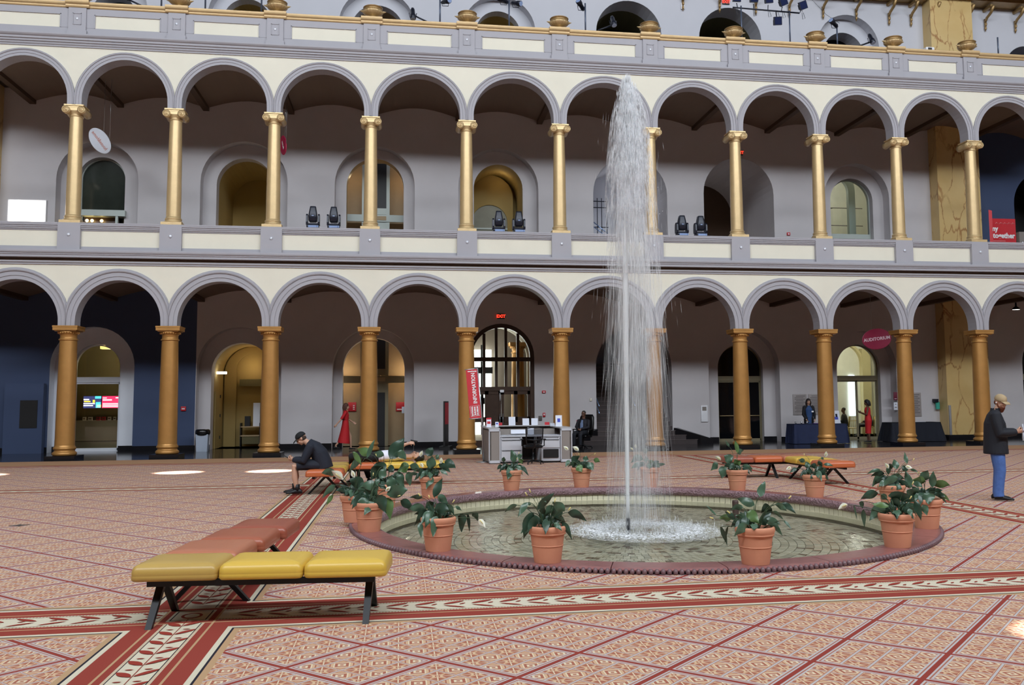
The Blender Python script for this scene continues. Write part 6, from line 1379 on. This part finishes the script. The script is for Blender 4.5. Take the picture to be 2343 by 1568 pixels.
# ---- person lying along the yellow seats, arms raised over the face
def lying():
    t = thing('person', 'person in white shirt and black trousers lying on the bench, arms raised', 'person', (10.0, -11.52, .475), 0)
    Y = V3(0, 1, 0); b = MB(); hd = V3(.86, 0, .105); P, M_ = head(b, hd, V3(-.12, -.18, 1), V3(1, 0, .1), 1.0)
    limb(b, [V3(.62, 0, .10), V3(.70, 0, .095), V3(.78, 0, .10)], [.06, .055, .055])
    torso(b, [(V3(.0, 0, .10), .155, .10), (V3(.2, 0, .11), .145, .10), (V3(.42, 0, .12), .165, .11), (V3(.57, 0, .11), .15, .09), (V3(.64, 0, .10), .06, .05)], Y)
    A = {}
    for e, el, wr in ((-1, V3(.50, -.27, .33), V3(.72, -.22, .385)), (1, V3(.56, .23, .30), V3(.66, .08, .36))):
        sh = V3(.55, e*.19, .12); limb(b, [sh, (sh + el)/2, el, (el + wr)/2, wr], [.052, .047, .041, .036, .027]); A[e] = (sh, el, wr)
    hand(b, A[-1][2], V3(.9, .12, .1), V3(.1, .7, -.6), -1, .8); hand(b, A[1][2], V3(.85, -.15, .15), V3(.1, -.7, -.5), 1, .8)
    fuse(b, 'body', SKIN, t, .007, 2)
    b = MB(); torso(b, [(V3(.07, 0, .105), .165, .112), (V3(.2, 0, .12), .16, .118), (V3(.42, 0, .125), .18, .122), (V3(.56, 0, .115), .16, .10), (V3(.64, 0, .11), .08, .075)], Y)
    for e in (-1, 1): sh, el, wr = A[e]; limb(b, [sh + V3(0, -e*.05, 0), sh, sh + (el - sh)*.5], [.08, .075, .066])
    fuse(b, 'shirt', mat('white_shirt', (236, 236, 250), .8, var=.03, vs=6, bump=.2, bs=12), t, .011, 2)
    TR = mat('black_trousers', (20, 20, 24), .8); b = MB(); torso(b, [(V3(-.06, 0, .10), .165, .11), (V3(.06, 0, .105), .168, .112), (V3(.13, 0, .11), .16, .11)], Y)
    limb(b, [V3(-.02, -.09, .10), V3(-.28, -.08, .13), V3(-.46, .02, .12), V3(-.47, .30, -.10), V3(-.46, .40, -.36)], [.10, .09, .078, .066, .058])
    limb(b, [V3(-.02, .09, .10), V3(-.22, .16, .12), V3(-.30, .32, .06), V3(-.18, .44, -.18), V3(-.12, .46, -.36)], [.10, .09, .078, .066, .058])
    fuse(b, 'trousers', TR, t, .011, 2); b = MB()
    shoe(b, V3(-.46, .41, -.385), V3(-.55, .55, -.46), 1.05); shoe(b, V3(-.12, .47, -.385), V3(-.10, .65, -.46), 1.05); fuse(b, 'shoes', bpy.data.materials['black_shoe'], t, .009, 2)
    HB = mat('hair_black', (26, 22, 22), .7, bump=.6, bs=60); face(t, P, M_, HB); b = MB(); b.ell(P(0, -.045, .05), (.086, .085, .10), 14, 10, 0, M_); b.ell(P(.0, -.075, .09), (.085, .05, .085), 12, 8, 0, M_); b.ell(P(.05, -.05, .12), (.06, .06, .06), 10, 8); b.ell(P(-.05, -.03, .12), (.06, .06, .06), 10, 8)
    fuse(b, 'hair', HB, t, .010, 1); b = MB(); b.tube([A[-1][2] + V3(-.03, .03*cos(a), .032*sin(a)) for a in [2*pi*k/10 for k in range(11)]], .007, 5); b.build('watch', STEEL, t)
    ph = MB(); ph.cb((0, 0, 0), (.15, .075, .010)); tag(ph.build('phone', DARK, None, (10.82, -11.62, .90), (.3, .2, 0)), 'dark phone held above the face of the lying person', 'phone')
lying()
# ---- women: simple dressed figures
def woman(label, loc, rz, skin, pose, dress, hairm, h=1.66, extra=None, vox=.010):
    t = thing('person', label, 'person', loc, rz); s = h/1.66; X = V3(1, 0, 0); U = V3(0, 0, 1); b = MB(); q = pose
    hd = V3(0, .03, 1.545)*s + q.get('head', V3(0, 0, 0)); P, M_ = head(b, hd, q.get('look', V3(0, 1, -.1)), U, .95*s)
    limb(b, [V3(0, -.01, 1.36)*s, V3(0, 0, 1.42)*s, hd + V3(0, -.01, -.04)], [.05*s, .045*s, .044*s])
    torso(b, [(V3(0, 0, .86)*s, .155*s, .105*s), (V3(0, 0, 1.04)*s, .12*s, .09*s), (V3(0, .01, 1.24)*s, .14*s, .10*s), (V3(0, 0, 1.36)*s, .12*s, .07*s), (V3(0, 0, 1.41)*s, .05*s, .045*s)], X)
    for e in (-1, 1):
        sh = V3(e*.165, 0, 1.345)*s; el, wr = q['arm%d' % e]; el, wr = el*s, wr*s
        limb(b, [sh, (sh + el)/2, el, (el + wr)/2, wr], [.044, .040, .034, .030, .024]); d = (wr - el).normalized(); hand(b, wr, d, V3(-e*.8, .2, .1), e*-1, .5, .92)
        hp = V3(e*.085, 0, .86)*s; kn, an = q['leg%d' % e]; kn, an = kn*s, an*s; limb(b, [hp, (hp + kn)/2, kn, kn*.55 + an*.45, an], [.085, .070, .05, .046, .030])
        toe = q.get('toe%d' % e, V3(0, .12, -.06)); limb(b, [an, an + toe*.5 + V3(0, 0, -.02), an + toe], [.030, .026, .018])
    fuse(b, 'body', skin, t, vox, 2)
    for name, m, fn in dress:
        b = MB(); fn(b, s, q); fuse(b, name, m, t, .010, 2)
    face(t, P, M_, hairm, .95*s); b = MB(); b.ell(P(0, -.022, .045), (.084*s, .096*s, .088*s), 14, 10, 0, M_)
    for e in (-1, 1): b.tube([P(e*.06, -.02, .06), P(e*.088, -.02, -.04), P(e*.08, -.045, -.15)], [.035*s, .038*s, .025*s], 8)
    b.tube([P(0, -.07, .05), P(0, -.085, -.06), P(0, -.085, -.17)], [.07*s, .065*s, .04*s], 10); fuse(b, 'hair', hairm, t, .010, 1)
    b = MB()
    for e in (-1, 1): kn, an = q['leg%d' % e]; shoe(b, an*s + V3(0, .0, .0), an*s + V3(0, .2, -.03) if 'toe%d' % e not in q else an*s + q['toe%d' % e], .86)
    fuse(b, 'shoes', DARK, t, .008, 1)
    if extra: extra(t, s, q, P)
    return t
REDD = mat('red_dress', (206, 34, 40), .7, var=.05, vs=6); REDW = mat('scarlet_skirt', (196, 28, 36), .75, var=.06, vs=6)
def sheath(b, s, q):
    torso(b, [(V3(0, .01, .34)*s, .135*s, .11*s), (V3(0, 0, .60)*s, .15*s, .115*s), (V3(0, -.01, .86)*s, .178*s, .135*s), (V3(0, 0, 1.04)*s, .135*s, .105*s), (V3(0, .01, 1.24)*s, .155*s, .118*s), (V3(0, 0, 1.36)*s, .12*s, .085*s)], V3(1, 0, 0))
woman('woman in a sleeveless red dress looking at a tablet in the auditorium doorway', (28.80, 2.85, 0), rad(68), SKIND,
      {'arm-1': (V3(-.20, .06, 1.08), V3(-.05, .27, 1.17)), 'arm1': (V3(.20, .06, 1.07), V3(.05, .25, 1.15)), 'leg-1': (V3(-.085, .0, .47), V3(-.085, -.03, .085)), 'leg1': (V3(.085, .02, .47), V3(.085, .02, .085)), 'look': V3(0, 1, -.3)}, [('dress', REDD, sheath)], mat('hair_dark', (24, 20, 22), .5), 1.68,
      lambda t, s, q, P: tag((lambda b: b.cb((0, 0, 0), (.18, .012, .13)) and b)(MB()).build('tablet', DARK, None, (28.80 - .34, 2.85 + .14, 1.26), (rad(-35), 0, rad(68))), 'dark tablet held by the woman in the sleeveless dress', 'tablet'))
def skirt(b, s, q):
    torso(b, [(V3(-.0, -.06, .25)*s, .27*s, .22*s), (V3(0, -.02, .62)*s, .20*s, .165*s), (V3(0, 0, .90)*s, .165*s, .125*s), (V3(0, 0, 1.08)*s, .125*s, .10*s)], V3(1, 0, 0))
def blouse(b, s, q):
    torso(b, [(V3(0, 0, 1.03)*s, .128*s, .10*s), (V3(0, .01, 1.24)*s, .155*s, .115*s), (V3(0, 0, 1.36)*s, .13*s, .085*s), (V3(0, 0, 1.42)*s, .06*s, .055*s)], V3(1, 0, 0))
    for e in (-1, 1): el, wr = q['arm%d' % e]; sh = V3(e*.165, 0, 1.345)*s; b.tube([sh*.9 + V3(0, 0, .13*s), sh, (sh + el*s)/2, el*s], [.06, .06, .055, .05], 10)
def belt(t, s, q, P):
    b = MB(); b.lathe([(.13*s, 1.06*s), (.135*s, 1.08*s), (.13*s, 1.11*s)], 20, sy=.8); b.build('belt', DARK, t)
woman('woman in scarlet blouse and long skirt walking past the lift alcove', (8.55, 3.2, 0), rad(-84), SKIN,
      {'arm-1': (V3(-.24, .10, 1.10), V3(-.22, .28, .98)), 'arm1': (V3(.24, -.16, 1.10), V3(.26, -.32, .92)), 'leg-1': (V3(-.07, .18, .48), V3(-.07, .20, .09)), 'leg1': (V3(.08, -.06, .46), V3(.08, -.34, .17)), 'toe1': V3(0, .09, -.10), 'look': V3(0, 1, -.05)}, [('skirt', REDW, skirt), ('blouse', REDW, blouse)], mat('hair_auburn', (92, 58, 46), .6), 1.70, belt)
BLZ = mat('black_blazer', (24, 24, 30), .8); BLU = mat('blue_blouse', (36, 70, 120), .7)
def blz(b, s, q):
    for r0, w in ((0, 0),):
        rings = [[V3(ww*cos(a), yy + hh*sin(a), z)*s for a in [rad(112 + 316*j/22) for j in range(23)]] for z, ww, hh, yy in ((.72, .185, .14, 0), (.86, .185, .135, 0), (1.04, .158, .118, 0), (1.24, .178, .128, 0), (1.36, .15, .095, -.005), (1.42, .07, .07, 0))]
        b.loft([[V3(p.x*.86, p.y*.86, p.z) for p in r] + r[::-1] for r in rings], 0, True, True)
    for e in (-1, 1): el, wr = q['arm%d' % e]; sh = V3(e*.165, 0, 1.345)*s; b.tube([V3(e*.12, 0, 1.35)*s, sh, (sh + el*s)/2, el*s, (el + wr)/2*s, wr*s + (el - wr)*s*.1], [.065, .066, .058, .052, .047, .042], 10)
def top_(b, s, q): torso(b, [(V3(0, .01, .70)*s, .165*s, .12*s), (V3(0, .015, 1.04)*s, .135*s, .112*s), (V3(0, .02, 1.24)*s, .155*s, .12*s), (V3(0, .005, 1.36)*s, .12*s, .082*s), (V3(0, 0, 1.40)*s, .06*s, .05*s)], V3(1, 0, 0))
def trou(b, s, q):
    for e in (-1, 1): kn, an = q['leg%d' % e]; b.tube([V3(e*.085, 0, .90)*s, kn*s, an*s], [.10, .075, .06], 10)
woman('smiling woman in black blazer over blue top behind the navy table', (26.58, 3.42, 0), rad(172), SKIN,
      {'arm-1': (V3(-.22, .03, 1.06), V3(-.16, .22, .86)), 'arm1': (V3(.22, .03, 1.06), V3(.15, .22, .86)), 'leg-1': (V3(-.085, .0, .47), V3(-.085, -.02, .085)), 'leg1': (V3(.085, .0, .47), V3(.085, -.02, .085)), 'look': V3(0, 1, -.05)}, [('trousers', BLZ, trou), ('top', BLU, top_), ('blazer', BLZ, blz)], mat('hair_curly', (40, 28, 28), .7, bump=.8, bs=50), 1.74,
      lambda t, s, q, P: (lambda b: b.box(-.16, -.08, .125, .15, 1.20, 1.26) and b)(MB()).build('name_badge', WHITE, t))
# ---- guard in a tall chair; two listeners in the auditorium
def seated(label, loc, rz, skin, shirt, trousers, hairm, arms=None, tilt=0.0, seat=.48, jacket=None):
    t = thing('person', label, 'person', loc, rz); X = V3(1, 0, 0); b = MB(); S_ = seat
    lean = V3(0, -tilt, 0); hd = V3(0, .02, S_ + .74) + lean*1.3; P, M_ = head(b, hd, V3(0, 1, -.12), V3(0, 0, 1), 1.0); limb(b, [V3(0, 0, S_ + .56) + lean, hd + V3(0, -.01, -.05)], [.058, .054])
    secs = [(V3(0, -.02, S_ + .02), .165, .13), (V3(0, -.02, S_ + .18) + lean*.3, .165, .14), (V3(0, 0, S_ + .40) + lean*.7, .18, .125), (V3(0, 0, S_ + .52) + lean, .15, .09), (V3(0, 0, S_ + .57) + lean, .06, .05)]
    torso(b, secs, X); arms = arms or {-1: (V3(-.25, .05, S_ + .26), V3(-.06, .24, S_ + .20)), 1: (V3(.25, .05, S_ + .26), V3(.06, .24, S_ + .20))}
    for e in (-1, 1):
        sh = V3(e*.20, 0, S_ + .49) + lean; el, wr = arms[e]; limb(b, [sh, (sh + el)/2, el, (el + wr)/2, wr], [.055, .05, .042, .037, .028]); hand(b, wr, V3(-e*.7, .5, -.05), V3(0, -.2, -1), -e, .5)
        limb(b, [V3(e*.10, .0, S_ + .06), V3(e*.13, .42, S_ + .04), V3(e*.13, .45, .10)], [.09, .06, .04])
    fuse(b, 'body', skin, t, .010, 2); b = MB(); torso(b, [(c, w + .018, h + .018) for c, w, h in secs], X)
    for e in (-1, 1): sh = V3(e*.20, 0, S_ + .49) + lean; el, wr = arms[e]; limb(b, [sh*.8 + V3(0, 0, (S_ + .49)*.2), sh, (sh + el)/2, el, (el + wr)/2, wr], [.075, .072, .066, .058, .052, .044])
    fuse(b, 'jacket' if jacket else 'shirt', jacket or shirt, t, .011, 2)
    if jacket: b = MB(); b.loft([[c + V3(w*.42*u, h + .026 - .02*u*u, 0) for u in (-1, -.5, 0, .5, 1)] for c, w, h in secs[1:4]], 0, False, False); b.build('shirt', shirt, t)
    b = MB(); torso(b, [(V3(0, -.03, S_ - .0), .175, .13), (V3(0, -.02, S_ + .10), .175, .13)], X)
    for e in (-1, 1): limb(b, [V3(e*.10, .0, S_ + .07), V3(e*.13, .40, S_ + .05), V3(e*.13, .45, S_ - .02), V3(e*.13, .45, .12)], [.105, .085, .078, .062])
    fuse(b, 'trousers', trousers, t, .011, 2); b = MB()
    for e in (-1, 1): shoe(b, V3(e*.13, .45, .09), V3(e*.15, .65, .03), 1.05)
    fuse(b, 'shoes', DARK, t, .010, 1); face(t, P, M_, hairm); b = MB(); b.ell(P(0, -.024, .045), (.078, .088, .078), 12, 8, 0, M_); b.build('hair', hairm, t); return t, P
HG = mat('hair_grey_dark', (52, 48, 46), .8)
t, P = seated('uniformed guard in blue shirt and dark jacket seated beside the information desk', (17.15, 2.05, 0), rad(140), SKIND, mat('uniform_blue', (120, 140, 176), .8), mat('uniform_navy', (26, 28, 36), .8), HG, None, .06, .50, mat('uniform_jacket', (30, 30, 38), .8))
b = MB(); b.ell((.25, .03, 1.0), (.012, .03, .035), 8, 6); b.build('badge', mat('badge_pink', (206, 150, 160), .5), t)
gc = thing('armchair', 'tall black leather office chair under the seated guard', 'chair', (17.15, 2.05, 0), rad(140)); BL = mat('black_leather', (18, 18, 20), .35)
for k in range(5): a = 2*pi*k/5; b = MB(); b.tube([(0, 0, .10), (.32*cos(a), .32*sin(a), .05)], [.03, .022], 6); b.ell((.32*cos(a), .32*sin(a), .035), .034, 8, 6); b.build('leg', BL, gc)
b = MB(); b.lathe([(.035, .09), (.03, .40)], 10); b.build('column', BL, gc); b = MB(); b.rbox(-.27, .27, -.26, .27, .38, .485, .05); b.build('seat', BL, gc)
b = MB(); b.loft([[(x*w, y - .23 - (z - .5)*.16, z) for x, y in ((-1, .06), (-.6, -.02), (.6, -.02), (1, .06), (1, -.06), (.6, -.12), (-.6, -.12), (-1, -.06))] for z, w in ((.44, .24), (.6, .28), (.9, .28), (1.12, .26), (1.22, .2))], 0, True, True); b.build('backrest', BL, gc)
for s_ in (-1, 1): b = MB(); b.tube([(s_*.27, -.1, .44), (s_*.32, -.12, .68), (s_*.32, .16, .68), (s_*.29, .18, .44)], .028, 8); b.build('armrest', BL, gc)
GCH = mat('gold_chair', (196, 170, 104), .35, .5)
def ballchair(label, loc, rz):
    c = thing('banquet_chair', label, 'chair', loc, rz, 'gold chairs in the auditorium')
    b = MB(); b.rbox(-.21, .21, -.2, .22, .42, .46, .03); b.build('seat', GCH, c)
    for x, y in ((-.19, -.19), (.19, -.19), (-.19, .2), (.19, .2)): b = MB(); b.tube([(x*1.1, y*1.15, 0), (x, y, .43)], .016, 6); b.build('leg', GCH, c)
    b = MB(); b.tube([(-.19, -.19, .43), (-.20, -.25, .92), (.20, -.25, .92), (.19, -.19, .43)], .016, 6); b.tube([(-.2, -.23, .75), (.2, -.23, .75)], .012, 6)
    for x in (-.1, 0, .1): b.tube([(x, -.21, .45), (x, -.25, .92)], .009, 5)
    b.build('backrest', GCH, c)
for x, y, rz, l, lc in ((30.55, 8.3, 1.0, 'seated person in dark clothes seen through the auditorium door', 'gold chair under the person seen through the auditorium door'), (31.7, 8.2, 1.2, 'second seated person in dark clothes beyond the woman with tablet', 'gold chair under the person beyond the woman with tablet')):
    seated(l, (x, y, 0), rz, SKIND, DARK, DARK, mat_once('hair_aud', (30, 24, 22)), None, 0, .47); ballchair(lc, (x, y, 0), rz)
ballchair('empty gold chair just inside the auditorium door', (30.2, 7.0, 0), 2.2)
